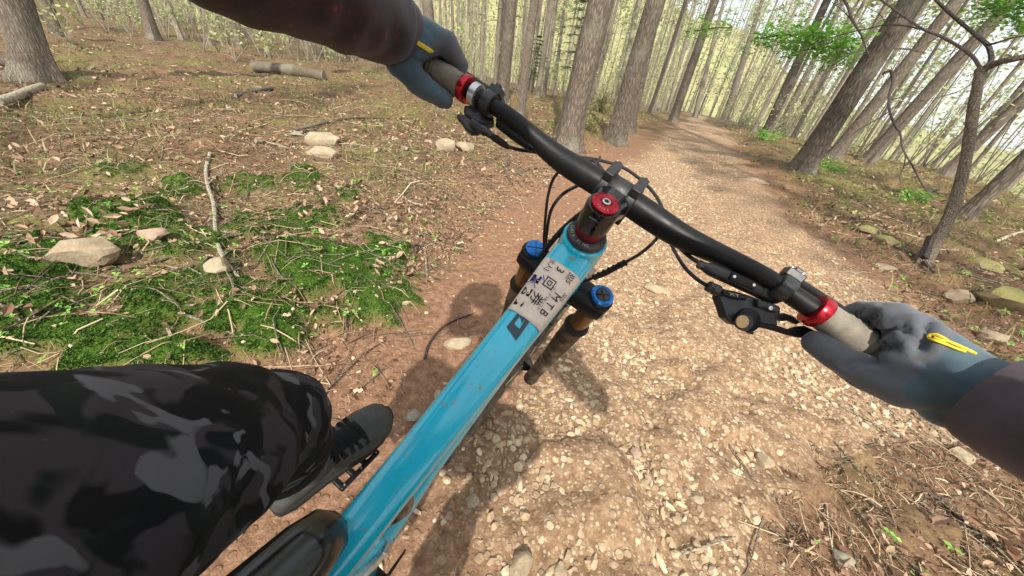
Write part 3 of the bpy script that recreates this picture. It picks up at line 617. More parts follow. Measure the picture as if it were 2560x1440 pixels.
def trunk_mesh(d, h, lean, flare=1.5, n=14, seed=0, top=0.25, stubs=2):
    """d diameter at the base, lean = horizontal offset per metre"""
    r = random.Random(seed); b = MB(); zs = [-0.25, 0.0, 0.08, 0.2, 0.45, 0.9, 1.7, 3, 5, 8, 11, 14, h]; zs = [z for z in zs if z < h] + [h]
    ph = r.uniform(0, 6); pts, rad = [], []
    for z in zs:
        pts.append((lean[0] * z + 0.02 * math.sin(z * 0.9 + ph), lean[1] * z + 0.02 * math.cos(z * 0.8 + ph), z))
        rad.append(d / 2 * (1 + (flare - 1) * math.exp(-max(z, 0) / 0.22)) * (1 - (1 - top) * max(z, 0) / h))
    lob = [(r.uniform(0.02, 0.07), k, r.uniform(0, 6)) for k in (3, 5, 7)]
    def wob(i, j):
        th = 2 * math.pi * j / n; e = math.exp(-max(zs[i], 0) / 0.3)
        return 1 + sum(a * (0.45 + 2.4 * e) * math.cos(k * th + p + zs[i] * 0.3) for a, k, p in lob)
    b.tube(pts, rad, n, wob=wob, up=(1, 0, 0))
    for _ in range(stubs):
        z = r.uniform(1.2, min(h, 7)); a = r.uniform(0, 6.28); q = np.array([lean[0] * z, lean[1] * z, z]); L = r.uniform(0.15, 0.5) + d * .5
        b.tube([q, q + np.array([math.cos(a) * L * .6, math.sin(a) * L * .6, 0.02]), q + np.array([math.cos(a) * L, math.sin(a) * L, -0.08 * r.random()])], [0.018, 0.012, 0.004], 5)
    return b.mesh('trunk', 40)

def tree(base, d, h, lean, label, mat='bark', group=None, seed=0, flare=1.5, crown=True, name='larch_tree', n=14, thin=False):
    root = empty(name, base); tag(root, label, 'tree', group)
    link('trunk', trunk_mesh(d, h, lean, flare, n, seed), MAT[mat], root)
    if crown:
        c = link('crown', (CROWNS_THIN if thin else CROWNS)[seed % 4], None, root); f = 0.5; c.location = (lean[0] * h * f, lean[1] * h * f, h * f)
        c.scale = (h / 18,) * 3; c.rotation_euler = (0, 0, seed * 1.7)
    return root
def tree_px(bx, by, tx, ty, wpx, label, mat='bark', group='larch trunks close to the trail', seed=0, h=17, dist=None, **kw):
    """a tree whose foot shows at (bx,by) and whose trunk passes (tx,ty)"""
    g = ground_at(bx, by)
    if dist is not None:                         # the foot is hidden: give the horizontal distance
        r = ray(bx, by); k = dist / math.hypot(r[0], r[1]); p = CAM + r * k; g = np.array([p[0], p[1], tz(p[0], p[1])])
    D = math.hypot(g[0], g[1]); r = ray(tx, ty); T = CAM + r * (D / math.hypot(r[0], r[1])); dz = T[2] - g[2]
    lean = np.clip((T - g)[:2] / max(dz, 0.5), -0.22, 0.22)
    pr = np.array([-g[1], g[0], 0]) / D * 0.5; hh = g + np.array([0, 0, 0.6]); one = np.linalg.norm(pix(hh + pr) - pix(hh - pr)); d = wpx * math.sqrt(1 + ((tx - bx) / (ty - by)) ** 2) ** 0 / one
    g[2] = tz(g[0], g[1])
    return tree(g, d, h, lean, label, mat, group, seed, **kw)
NG, BGp = 'larch trunks close to the trail', 'thin trunks standing farther back'
K = 0
for q in (
    # foot x, y, through x, y, width (px), label, bark
    (88, 195, 32, 0, 112, 'thickest trunk at the left edge, grey bark and a flared mossy foot', 'bark', NG),
    (146, 92, 116, 0, 30, 'brown trunk right behind the thickest left trunk', 'bark', NG),
    (385, 98, 356, 0, 34, 'stout brown trunk standing alone left of the left arm', 'bark', NG),
    (258, 40, 251, 0, 19, 'dark trunk between the left edge and the stout lone trunk', 'bark', BGp),
    (222, 30, 213, 0, 8, 'very thin trunk, leftmost of the thin ones behind', 'bark_far', BGp),
    (342, 44, 325, 0, 9, 'pale birch like trunk just left of the stout lone trunk', 'bark_pale', BGp),
    (446, 50, 430, 0, 9, 'pale trunk just left of the sleeve edge', 'bark_pale', BGp),
    (484, 56, 474, 0, 15, 'brown trunk under the lower edge of the left sleeve', 'bark', BGp),
    (526, 82, 505, 22, 22, 'grey trunk with a sunlit foot under the left sleeve', 'bark_pale', NG),
    (549, 76, 540, 30, 9, 'slim pale trunk beside the trunk with the sunlit foot', 'bark_pale', BGp),
    (602, 84, 583, 40, 20, 'brown trunk under the left elbow, left one of two', 'bark', BGp),
    (624, 84, 616, 48, 14, 'brown trunk under the left elbow, right one of two', 'bark', BGp),
    (652, 88, 655, 50, 6, 'thin dark sapling stem under the left elbow', 'bark_dark', BGp),
    (802, 142, 797, 110, 13, 'short seen trunk below the left forearm', 'bark', BGp),
    (1000, 130, 992, 0, 20, 'grey trunk rising behind the left cuff', 'bark', NG),
    (1024, 150, 1018, 0, 7, 'slim pale trunk right of the left cuff', 'bark_pale', BGp),
    (1056, 165, 1042, 0, 11, 'pale trunk left of the dark trunk above the glove', 'bark_pale', BGp),
    (1088, 222, 1068, 0, 29, 'dark brown trunk rising behind the left glove', 'bark', NG),
    (1104, 180, 1100, 0, 9, 'straight thin trunk just right of the dark trunk above the glove', 'bark_far', BGp),
    (1122, 178, 1113, 0, 8, 'thin trunk above the left knuckles', 'bark_far', BGp),
    (1136, 190, 1130, 0, 9, 'thin brown trunk above the left knuckles, darker than its neighbours', 'bark', BGp),
    (1149, 195, 1145, 0, 9, 'thin grey trunk above the left grip', 'bark_far', BGp),
    (1163, 198, 1167, 0, 7, 'slender trunk between glove and the straight dark trunk', 'bark_pale', BGp),
    (1176, 200, 1179, 0, 9, 'slender brown trunk midway between glove and the straight dark trunk', 'bark_far', BGp),
    (1189, 205, 1195, 0, 7, 'slender grey trunk beside a bare forked sapling', 'bark_far', BGp),
    (1206, 205, 1213, 0, 6, 'bare forked sapling stem left of the straight dark trunk', 'bark_pale', BGp),
    (1238, 225, 1252, 0, 8, 'thin trunk touching the straight dark trunk on its left', 'bark_far', BGp),
    (1252, 264, 1278, 0, 31, 'straight dark brown trunk behind the left brake clamp', 'bark', NG),
    (1308, 205, 1316, 0, 7, 'thin trunk just right of the straight dark trunk', 'bark_far', BGp),
    (1301, 288, 1338, 0, 23, 'grey brown trunk rising from the slope behind the left bar', 'bark', NG),
    (1344, 244, 1379, 0, 12, 'brown trunk before the dark fir sapling', 'bark_far', BGp),
    (1360, 238, 1391, 0, 10, 'thin trunk beside the fir sapling', 'bark_far', BGp),
    (1385, 230, 1413, 0, 9, 'dark thin trunk right of the fir sapling', 'bark', BGp),
    (1414, 373, 1505, 0, 60, 'thick rough trunk standing behind the bar, left of the trail', 'bark', NG),
    (1534, 360, 1642, 0, 46, 'thick dark trunk with sun flecks at the left edge of the trail', 'bark', NG),
    (1572, 330, 1640, 40, 22, 'darker trunk close behind the sun flecked trunk', 'bark', NG),
    (1540, 262, 1598, 0, 14, 'pale thin trunk between the two thick trunks left of the trail', 'bark_pale', BGp),
    (1682, 306, 1787, 0, 23, 'leaning trunk at the far left edge of the trail', 'bark', NG),
    (1640, 262, 1698, 0, 9, 'thin pale trunk just right of the sun flecked trunk', 'bark_pale', BGp),
    (1660, 262, 1722, 0, 9, 'thin grey trunk right of the sun flecked trunk', 'bark_far', BGp),
    (1672, 268, 1742, 0, 10, 'thin grey trunk left of the leaning trunk', 'bark_far', BGp),
    (1742, 280, 1812, 0, 13, 'slim trunk standing where the trail bends away', 'bark_far', BGp),
    (1812, 300, 1906, 0, 20, 'brown trunk against the bright sky beyond the bend', 'bark', NG),
    (1914, 332, 2068, 0, 25, 'dark leaning trunk at the right edge of the trail, behind green leaves', 'bark', NG),
    (1962, 306, 2108, 0, 17, 'dark trunk beside the leaning one behind green leaves', 'bark', NG),
    (1992, 312, 2150, 20, 10, 'thin trunk left of the thickest right trunk', 'bark_far', BGp),
    (2012, 330, 2215, 0, 12, 'thin grey trunk close to the left side of the thickest right trunk', 'bark_pale', BGp),
    (1996, 434, 2284, 0, 60, 'thickest leaning trunk right of the trail, sunlit on one side', 'bark', NG),
    (2078, 396, 2392, 0, 34, 'brown trunk behind the thickest right trunk with a broken stub', 'bark', NG),
    (2164, 404, 2424, 120, 36, 'reddish trunk beyond the hanging dead branch', 'bark', NG),
    (2308, 394, 2440, 280, 15, 'dark slim trunk seen left of the branching tree', 'bark', BGp),
    (2362, 436, 2560, 245, 34, 'trunk with a pale foot just left of the branching tree stem', 'bark', NG),
    (2392, 556, 2560, 400, 46, 'thick trunk leaning behind the branching tree', 'bark', NG),
    (2520, 470, 2560, 430, 14, 'slim trunk at the right edge behind the branching tree', 'bark_far', BGp)):
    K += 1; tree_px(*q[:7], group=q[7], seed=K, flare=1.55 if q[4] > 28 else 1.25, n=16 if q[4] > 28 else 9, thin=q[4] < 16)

# trees that only their shadows tell of, behind the rider, and the far rows of the plantation
R2 = random.Random(5)
for i, (x, y) in enumerate(((4.6, -3.2), (6.4, -5.8), (8.2, -3.0), (5.2, -12.0), (4.3, -7.5), (-5.2, -3.0), (-3.9, -12.0), (-7.5, -8), (10, -8), (5.6, -1.4))):
    tree((x, y, tz(x, y)), R2.uniform(0.2, 0.32), R2.uniform(15, 18), (R2.uniform(-.02, .02), R2.uniform(-.02, .02)), 'larch trunk standing behind the rider beside the trail', 'bark', 'larch trees behind the rider', 300 + i, n=10, thin=y < -3.1 or x > 8)
TM = [trunk_mesh(0.2, 18, (0.0, 0.0), 1.2, 7, 400 + i, 0.35, 3) for i in range(4)]
def far_tree(x, y, s, dsc, label, group, i, mat):
    root = empty('larch_tree', (x, y, tz(x, y))); tag(root, label, 'tree', group)
    t = link('trunk', TM[i % 4], None, root); t.scale = (dsc, dsc, s); t.rotation_euler = (R2.uniform(-.03, .03), R2.uniform(-.03, .03), R2.uniform(0, 6))
    c = link('crown', CROWNS_THIN[i % 4], None, root); c.location = (0, 0, 7.5 * s); c.scale = (s * 1.15,) * 3; c.rotation_euler = (0, 0, R2.uniform(0, 6))
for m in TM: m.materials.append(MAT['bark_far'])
cnt = 0; tries = 0
while cnt < 165 and tries < 9000:
    tries += 1; a = math.radians(R2.uniform(-62, 70)); d = 14 + 50 * R2.random() ** 0.8
    x, y = d * math.sin(a), d * math.cos(a); u, w = trail_uv(x, y)
    if min(u, w) > -1.0: continue
    deg = math.degrees(a)
    if deg < -20 and d < 24: continue
    if -20 <= deg < 12 and d < 22: continue
    if deg > 30 and d < 18: continue
    if deg < -15 and R2.random() < 0.35: continue
    if deg < -15: lab, grp = 'slender trunk far back left of the left arm', 'slender trunks far back on the left'
    elif deg < 12: lab, grp = 'slender trunk far beyond the handlebar', 'slender trunks far back in the middle'
    elif deg < 30: lab, grp = 'slender trunk far back beside the trail bend', 'slender trunks far back at the bend'
    else: lab, grp = 'slender leaning trunk far right against the sky', 'slender trunks far back on the right'
    g_ = R2.uniform(0.5, 1.25); girth = 'thread thin' if g_ < 0.72 else ('stout' if g_ > 1.02 else 'slim'); way = 'in the nearer rows' if d < 36 else 'in the farthest rows'
    lab = lab.replace('slender', girth) + ', ' + way; grp = grp.replace('slender', girth) + ', ' + way
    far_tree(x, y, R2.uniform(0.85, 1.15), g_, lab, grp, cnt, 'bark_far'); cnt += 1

# the wood beyond them: thousands of stems and sprays, one mass
def far_wood():
    R = np.random.default_rng(11); n = 900
    az = np.where(R.uniform(0, 1, n) < 0.9, R.uniform(-1.5, 0.62, n), R.uniform(0.62, 1.15, n)); d = R.uniform(62, 150, n); x = d * np.sin(az); y = d * np.cos(az)
    z = np.where(d > 66, hill_h(np.degrees(az), d), terrain(x, y, False)); z = np.maximum(z, terrain(x, y, False) - 1) * 1.0; z = np.minimum(z, np.maximum(hill_h(np.degrees(az), d), -6) + 2)
    hgt = R.uniform(11, 18, n); rad = R.uniform(0.07, 0.16, n)
    V = np.zeros((n, 6, 3)); 
    for j in range(3):
        th = 2 * math.pi * j / 3
        V[:, j] = np.stack([x + rad * math.cos(th), y + rad * math.sin(th), z - 0.5], 1); V[:, 3 + j] = np.stack([x + rad * .5 * math.cos(th), y + rad * .5 * math.sin(th), z + hgt], 1)
    T = (np.array([[0, 1, 4, 3], [1, 2, 5, 4], [2, 0, 3, 5]])[None] + (np.arange(n) * 6)[:, None, None]).reshape(-1, 4)
    m = 90; k = n * m; c = R.uniform(0.3, 1.0, k); i = np.repeat(np.arange(n), m)
    P = np.stack([x[i], y[i], z[i] + hgt[i] * c], 1) + R.normal(0, 1, (k, 3)) * (np.clip(1.25 - c, 0.15, 1) * 1.9)[:, None] * np.array([1, 1, 0.4])
    q = (np.array([[-1, -0.3, 0], [0.2, -0.55, 0.1], [1, 0.1, 0], [0, 0.5, -0.08]], float), np.array([[0, 1, 2, 3]]))
    LV, LT = scatter(q, P, R.uniform(0.12, 0.3, k), rot_rand(k, 1.2, R))
    VV = np.concatenate([V.reshape(-1, 3), LV]); TT = np.concatenate([T, LT + n * 6]); mi = np.concatenate([np.zeros(len(T)), np.ones(len(LT))])
    return np_mesh('far_wood', VV, TT, [MAT['bark_far'], MAT['leaf_spring']], mi, smooth=False)
tag(link('far_wood', far_wood()), 'distant spring wood on the hillside, stems and pale green sprays', None, None, 'stuff')
def undergrowth():
    R = np.random.default_rng(12); n = 520; Ps = []; V = []; T = []; b = MB()
    while len(Ps) < n:
        a = R.uniform(-1.2, 1.2); d = R.uniform(16, 62); x, y = d * math.sin(a), d * math.cos(a); u, w = trail_uv(x, y)
        if min(u, w) > -1.2 or (d < 26 and R.random() < 0.75) or (a > 0.55 and R.random() < 0.4): continue
        Ps.append((x, y, tz(x, y), d))
    cl = []
    for x, y, z, d in Ps:
        h = R.uniform(1.2, 5.0); 
        for s in range(4):
            e = np.array([x, y, z]) + np.array([R.normal(0, 0.22 * h), R.normal(0, 0.22 * h), h * R.uniform(0.6, 1)]); b.tube([(x, y, z), (np.array([x, y, z]) + e) / 2 + R.normal(0, 0.08, 3), e], [0.018, 0.012, 0.004], 3, cap=False)
            m = 34; t = R.uniform(0.35, 1.05, m); cl.append(np.array([x, y, z]) + (e - np.array([x, y, z])) * t[:, None] + R.normal(0, 0.16 * h * 0.55, (m, 3)) * np.array([1, 1, .6]))
    P = np.concatenate(cl); k = len(P)
    q = (np.array([[-1, -0.3, 0], [0.2, -0.55, 0.1], [1, 0.1, 0], [0, 0.5, -0.08]], float), np.array([[0, 1, 2, 3]]))
    LV, LT = scatter(q, P, R.uniform(0.035, 0.085, k), rot_rand(k, 1.2, R)); bv = np.array(b.v); bf = np.array(b.f)
    return np_mesh('undergrowth', np.concatenate([LV, bv]), np.concatenate([LT, bf + len(LV)]), [MAT['leaf_spring'], MAT['bark_far']], np.concatenate([np.zeros(len(LT)), np.ones(len(bf))]), smooth=False)
tag(link('undergrowth', undergrowth()), 'pale green saplings and brush filling the wood between the trunks', None, None, 'stuff')

# the branching tree at the right
def branching_tree():
    g = ground_at(2304, 655); D = camz(g)
    root = empty('branching_tree', g); tag(root, 'crooked grey branching tree with a dark hollow at its foot, right bank', 'tree')
    def w(px, py, dz=0.0): return at(px, py, D + dz) - g
    def limb(name, pts, w0, w1, par, n=8, mat='bark_small', dz=(0, 0), lab=None):
        k = len(pts); P = smooth_curve([w(p[0], p[1], dz[0] + (dz[1] - dz[0]) * i / (k - 1)) for i, p in enumerate(pts)], 5); m = len(P)
        o = link(name, MB().tube(P, [0.33 * (w0 + (w1 - w0) * i / (m - 1)) * D / FPX for i in range(m)], n, wob=lambda i, j: 0.93 + 0.14 * random.random()), MAT[mat], par)
        return o
    P = [(2296, 690), (2308, 652), (2335, 610), (2362, 566), (2388, 500), (2412, 410), (2424, 345), (2434, 270), (2444, 215), (2454, 172)]
    W = [70, 56, 44, 38, 36, 33, 33, 32, 30, 34]
    pts = smooth_curve([w(*p) for p in P], 4); m = len(pts)
    trunk = link('trunk', MB().tube(pts, [0.31 * np.interp(i / (m - 1) * (len(W) - 1), range(len(W)), W) * D / FPX for i in range(m)], 16, wob=lambda i, j: 0.93 + 0.14 * vnoise(np.array([i * .6]), np.array([j * 1.3]), 4)[0]), MAT['bark_small'], root)
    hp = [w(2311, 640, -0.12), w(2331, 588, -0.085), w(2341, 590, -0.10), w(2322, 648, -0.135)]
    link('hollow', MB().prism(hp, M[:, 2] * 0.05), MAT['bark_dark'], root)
    limb('branch', [(2454, 176), (2490, 158), (2530, 148), (2600, 134)], 26, 18, root, dz=(0, -0.3))
    limb('branch', [(2462, 172), (2478, 150), (2470, 115), (2440, 88), (2400, 55), (2345, 5), (2300, -40)], 17, 8, root, mat='bark_dark', dz=(0, 0.2))
    b2 = limb('branch', [(2450, 168), (2430, 140), (2400, 118), (2350, 90), (2305, 72), (2262, 42), (2205, 2), (2160, -30)], 12, 6, root, mat='bark_dark', dz=(0, 0.5))
    limb('twig', [(2305, 74), (2270, 66), (2215, 62), (2165, 73), (2120, 82), (2070, 101), (2008, 124)], 5.5, 2.5, b2, 6, 'bark_dark', (0.2, 0.5))
    limb('branch', [(2462, 112), (2485, 109), (2520, 98), (2580, 84)], 9, 6, root, 6, 'bark_dark', (0, -0.2))
    limb('twig', [(2440, 205), (2380, 235), (2310, 250), (2250, 262)], 3.0, 1.5, root, 5, 'bark_dark', (0, 0.3))
    for a, e in (((2350, 90), (2290, 130)), ((2400, 118), (2330, 170)), ((2262, 42), (2205, 60)), ((2500, 150), (2470, 225)), ((2120, 82), (2080, 150)), ((2215, 62), (2170, 20)), ((2440, 88), (2500, 40))):
        limb('twig', [a, ((a[0] + e[0]) / 2 + 6, (a[1] + e[1]) / 2 - 6), e], 3.2, 1.4, root, 5, 'bark_dark', (0.1, 0.3))
    return root, D
BT, BTD = branching_tree()
def dead_branch(name, label, lines, D, cat='branch', par=None):
    o0 = at(*lines[0][0][0], D); b = MB()
    for pts, w0, w1 in lines:
        P = smooth_curve([at(px, py, D + 0.05 * math.sin(i * 1.3)) - o0 for i, (px, py) in enumerate(pts)], 4); m = len(P)
        b.tube(P, [0.36 * (w0 + (w1 - w0) * i / (m - 1)) * D / FPX for i in range(m)], 6, wob=lambda i, j: 0.85 + 0.3 * random.random())
    o = link(name, b, MAT['bark_dark']); o.location = o0; return tag(o, label, cat)
dead_branch('dead_branch', 'dark crooked dead branch hanging from the broken stub before the reddish trunk', [
    ([(2208, 184), (2226, 178), (2232, 205), (2222, 245), (2226, 285), (2240, 318), (2250, 332), (2256, 368), (2264, 386), (2284, 420), (2300, 452), (2318, 480), (2334, 496)], 9, 3),
    ([(2264, 388), (2260, 415), (2250, 440), (2252, 462)], 4, 2), ([(2250, 438), (2235, 444), (2222, 446)], 3, 1.5), ([(2225, 250), (2260, 240), (2300, 222)], 3.5, 1.5),
    ([(2224, 272), (2262, 262), (2320, 250)], 3, 1.5), ([(2224, 278), (2190, 300), (2150, 322), (2112, 352)], 4.5, 2), ([(2250, 332), (2200, 350), (2170, 362), (2110, 372)], 3, 1.5)], BTD + 2.6)
dead_branch('dead_branch', 'dark bare branch dropping in from the top edge before the thickest right trunk', [
    ([(2100, -20), (2118, 14), (2126, 38), (2140, 66), (2152, 84), (2160, 108), (2173, 141)], 9, 4), ([(2150, 84), (2120, 40), (2080, 5)], 4, 2)], BTD + 1.4)
dead_branch('dead_branch', 'thin dark twig spray hanging between the green leaves and the thickest right trunk', [
    ([(2130, 115), (2118, 145), (2090, 165), (2052, 192)], 4, 2), ([(2098, 128), (2085, 145), (2072, 152)], 3, 1.5)], BTD + 1.8)

# green leaf sprays and the fir sapling
def leaf_spray(name, label, centre, D, wpx, hpx, n, mat, leaf, stems, cat='leaves', seed=1):
    R = np.random.default_rng(seed); c = at(*centre, D); root = empty(name, c); tag(root, label, cat)
    s = D / FPX; t = R.uniform(-1, 1, n); u = R.normal(0, 0.42, n)
    P = (M[:, 0][None] * (t * wpx * s)[:, None] + M[:, 1][None] * ((u * hpx + 0.25 * hpx * t) * s)[:, None] + M[:, 2][None] * R.normal(0, wpx * s * 0.35, n)[:, None])
    q = (np.array([[-1, 0, 0], [-.3, .42, .05], [.25, .2, 0], [.45, .6, .04], [1, 0.05, -.05], [.45, -.5, .03], [.2, -.2, 0], [-.35, -.4, .05]], float), np.array([[0, 6, 1], [1, 6, 2], [2, 6, 4], [2, 4, 3], [6, 5, 4], [0, 7, 6]]))
    V, T = scatter(q, P, R.uniform(0.7, 1.2, n) * leaf, rot_rand(n, 0.6, R)); link('leaves', np_mesh('leaves', V, T, [MAT[mat]], smooth=False), None, root)
    b = MB()
    for a, e in stems:
        pa, pe = at(*a, D) - c, at(*e, D) - c; b.tube(smooth_curve([pa, (pa + pe) / 2 + np.array([0, 0, 0.03]), pe], 4), 1.4 * s, 5)
    link('stem', b, MAT['bark_dark'], root); return root
leaf_spray('maple_spray', 'bright green leaf spray hanging at the upper right of the trail', (2060, 108), BTD + 2.2, 74, 34, 900, 'leaf_maple', 0.050, [((2120, 82), (2010, 125)), ((2060, 100), (2030, 85))], seed=3)
leaf_spray('maple_spray', 'green leaf spray left of the larger bright one, above the trail bend', (1955, 92), BTD + 3.4, 66, 26, 600, 'leaf_maple', 0.055, [((2020, 88), (1900, 96))], seed=4)
leaf_spray('maple_spray', 'small green leaf tuft high against the sky over the trail', (1775, 74), BTD + 4.5, 56, 12, 260, 'leaf_maple', 0.05, [((1830, 70), (1735, 78))], seed=5)
leaf_spray('maple_spray', 'vivid green leaves in the top right corner', (2520, 18), BTD + 0.8, 64, 30, 620, 'leaf_maple', 0.036, [((2580, 0), (2460, 25))], seed=6)
leaf_spray('maple_spray', 'green leaves at the right edge above the thick side branch', (2552, 70), BTD + 1.0, 26, 22, 150, 'leaf_maple', 0.03, [((2580, 60), (2530, 75))], seed=7)
leaf_spray('maple_spray', 'loose pale leaf spray before the thickest right trunk', (2110, 150), BTD + 2.6, 50, 26, 240, 'leaf_maple', 0.042, [((2140, 130), (2080, 165))], seed=8)
def fir(bx, by, dist, h, label, seed, name='fir_sapling'):
    r = ray(bx, by); k = dist / math.hypot(r[0], r[1]); p = CAM + r * k; g = np.array([p[0], p[1], tz(p[0], p[1])]); R = np.random.default_rng(seed)
    root = empty(name, g); tag(root, label, 'tree'); link('trunk', MB().tube([(0, 0, -.1), (0, 0, h * .5), (0.05, 0, h)], [0.05, 0.03, 0.008], 7), MAT['bark_small'], root); cl = []; tan = []
    for f in np.linspace(0.25, 0.97, 13):
        for a in R.uniform(0, 6.28, 5):
            L = 1.55 * (1 - f) + 0.2; m = 46; t = R.uniform(0.1, 1, m); sp = R.normal(0, 0.12 * L, m) * t
            cl.append(np.stack([np.cos(a) * L * t - np.sin(a) * sp, np.sin(a) * L * t + np.cos(a) * sp, h * f + 0.16 * L * t - 0.3 * L * t * t], 1))
    P = np.concatenate(cl); q = (np.array([[-1, -.18, 0], [1, -.1, 0], [1, .1, 0], [-1, .18, 0]], float), np.array([[0, 1, 2, 3]]))
    V, T = scatter(q, P, R.uniform(0.05, 0.1, len(P)), rot_rand(len(P), 0.5, R)); link('foliage', np_mesh('foliage', V, T, [MAT['leaf_fir']], smooth=False), None, root)
fir(1420, 235, 19, 5.2, 'dark green fir sapling among the trunks above the handlebar', 31)
fir(1330, 225, 24, 3.0, 'small dark green fir sapling low beside the straight dark trunk', 32)
def shrub(px, py, wpx, hpx, label, seed, mat='grass', leaf=0.03, n=420):
    g = ground_at(px, py); s = camz(g) / FPX; R = np.random.default_rng(seed); root = empty('shrub', g); tag(root, label, 'shrub', 'low shrubs beside the trail'); b = MB(); cl = []
    for k in range(14):
        e = np.array([R.normal(0, wpx * s * .4), R.normal(0, wpx * s * .4), hpx * s * R.uniform(.5, 1)]); b.tube([(0, 0, -.02), e * .5 + R.normal(0, .02, 3), e], [0.006, 0.004, 0.0015], 4)
        m = n // 14; t = R.uniform(.25, 1.05, m); cl.append(e[None] * t[:, None] + R.normal(0, wpx * s * .1, (m, 3)))
    P = np.concatenate(cl); V, T = scatter(curled_leaf(), P, R.uniform(.6, 1.2, len(P)) * leaf, rot_rand(len(P), 1.0, R))
    link('leaves', np_mesh('leaves', V, T, [MAT[mat]], smooth=False), None, root); link('stem', b, MAT['bark_small'], root)
shrub(1478, 335, 60, 62, 'olive green shrub between the two thick trunks left of the trail', 41)
shrub(1500, 280, 50, 46, 'taller yellow green shrub behind the thick rough trunk', 42, 'grass', 0.045)
shrub(1902, 352, 60, 26, 'bright low shrub at the right edge of the trail bend', 43, 'seedling', 0.04)
shrub(2062, 432, 60, 30, 'green low shrub at the foot of the thickest right trunk', 44, 'seedling', 0.03)
shrub(2278, 505, 70, 26, 'vivid green shrub below the hanging dead branch', 45, 'seedling', 0.03)

# ------------------------------------------------------------------ the mountain bike (built in its own frame: x right, y ahead, z up, metres, origin at the top of the head tube)
RB_ = np.array([[0.80516, 0.44273, 0.39459], [0.56861, -0.38726, -0.72575], [-0.16851, 0.80872, -0.56355]]); TB = np.array([0.1015, -0.0702, 0.4376])
BIKE = empty('mountain_bike'); tag(BIKE, 'turquoise mountain bike leaning right on the gravel trail, paper ticket on its top tube', 'bicycle')
MR = M @ RB_; bo = CAM + M @ TB
BIKE.matrix_world = Matrix([[MR[0, 0], MR[0, 1], MR[0, 2], bo[0]], [MR[1, 0], MR[1, 1], MR[1, 2], bo[1]], [MR[2, 0], MR[2, 1], MR[2, 2], bo[2]], [0, 0, 0, 1]])
def bz(px, py, z): return RB_.T @ (np.array([(px - 1280) / FPX * z, (py - 720) / FPX * z, z]) - TB)      # a point at camera depth z in the bike's frame
def b2w(b): return CAM + M @ (RB_ @ np.asarray(b, float) + TB)
def bpix(b): return pix(b2w(b))
HA = math.radians(64.5); U = np.array([0, -math.cos(HA), math.sin(HA)]); ST = math.radians(2.3)
PF = math.cos(ST) * np.array([0, math.sin(HA), math.cos(HA)]) + math.sin(ST) * np.array([1., 0, 0]); XS = math.cos(ST) * np.array([1., 0, 0]) - math.sin(ST) * np.array([0, math.sin(HA), math.cos(HA)])

MAT['black_matt'] = plain('matt_black_alloy', (0.007, 0.007, 0.008), 0.44, 0.0, 0.25, 0.25, 30, 0.05, 400, 0.0005)
MAT['faceplate'] = plain('satin_faceplate', (0.016, 0.016, 0.017), 0.5, 0.0, 0.5, 0.3, 90, 0.1, 300, 0.0006)
MAT['black_gloss'] = plain('gloss_black_alloy', (0.010, 0.010, 0.011), 0.16, 0.0, 0.6, 0.2, 20)
MAT['black_plastic'] = plain('black_plastic', (0.018, 0.019, 0.021), 0.38, 0.0, 0.5, 0.2, 60)
MAT['black_rubber'] = plain('black_rubber', (0.02, 0.019, 0.018), 0.75, 0.0, 0.3, 0.35, 50)
MAT['cable'] = plain('cable_housing', (0.012, 0.011, 0.012), 0.35, 0, 0.5)
MAT['dark_grey'] = plain('grey_anodised_ring', (0.055, 0.05, 0.052), 0.42, 0.35, 0.5, 0.25, 90)
MAT['red_alloy'] = plain('red_anodised_alloy', (0.42, 0.018, 0.03), 0.28, 0.75, 0.5, 0.25, 120, 0.1, 300, 0.0005)
MAT['dark_red'] = plain('dark_red_spacer', (0.16, 0.012, 0.02), 0.35, 0.5, 0.5, 0.2)
MAT['blue_alloy'] = plain('blue_anodised_alloy', (0.02, 0.17, 0.52), 0.25, 0.6, 0.5, 0.2, 80)
MAT['steel'] = plain('bright_steel', (0.62, 0.61, 0.58), 0.3, 0.9, 0.5, 0.1)
MAT['gold'] = plain('bronze_stanchion', (0.20, 0.105, 0.04), 0.2, 0.65, 0.5, 0.15, 60)
MAT['brass'] = plain('brass_disc', (0.55, 0.38, 0.18), 0.45, 0.3, 0.5, 0.2)
MAT['grip'] = plain('grey_rubber_grip', (0.19, 0.17, 0.135), 0.8, 0, 0.25, 0.3, 60, 0.3, 500, 0.0008)
MAT['silver'] = plain('silver_alloy', (0.55, 0.56, 0.57), 0.32, 0.8, 0.5, 0.1)
MAT['dark_print'] = plain('dark_print', (0.018, 0.04, 0.06), 0.35, 0, 0.5, 0.15)
MAT['ink'] = plain('black_ink', (0.02, 0.018, 0.018), 0.7, 0, 0.2, 0.3, 300)
MAT['blue_ink'] = plain('blue_pen', (0.03, 0.05, 0.35), 0.6, 0, 0.2)
MAT['white_print'] = plain('pale_print', (0.5, 0.49, 0.47), 0.6, 0, 0.2)
MAT['paper'] = plain('weathered_ticket_paper', (0.74, 0.62, 0.51), 0.75, 0, 0.2, 0.10, 70, 0.15, 120, 0.001)
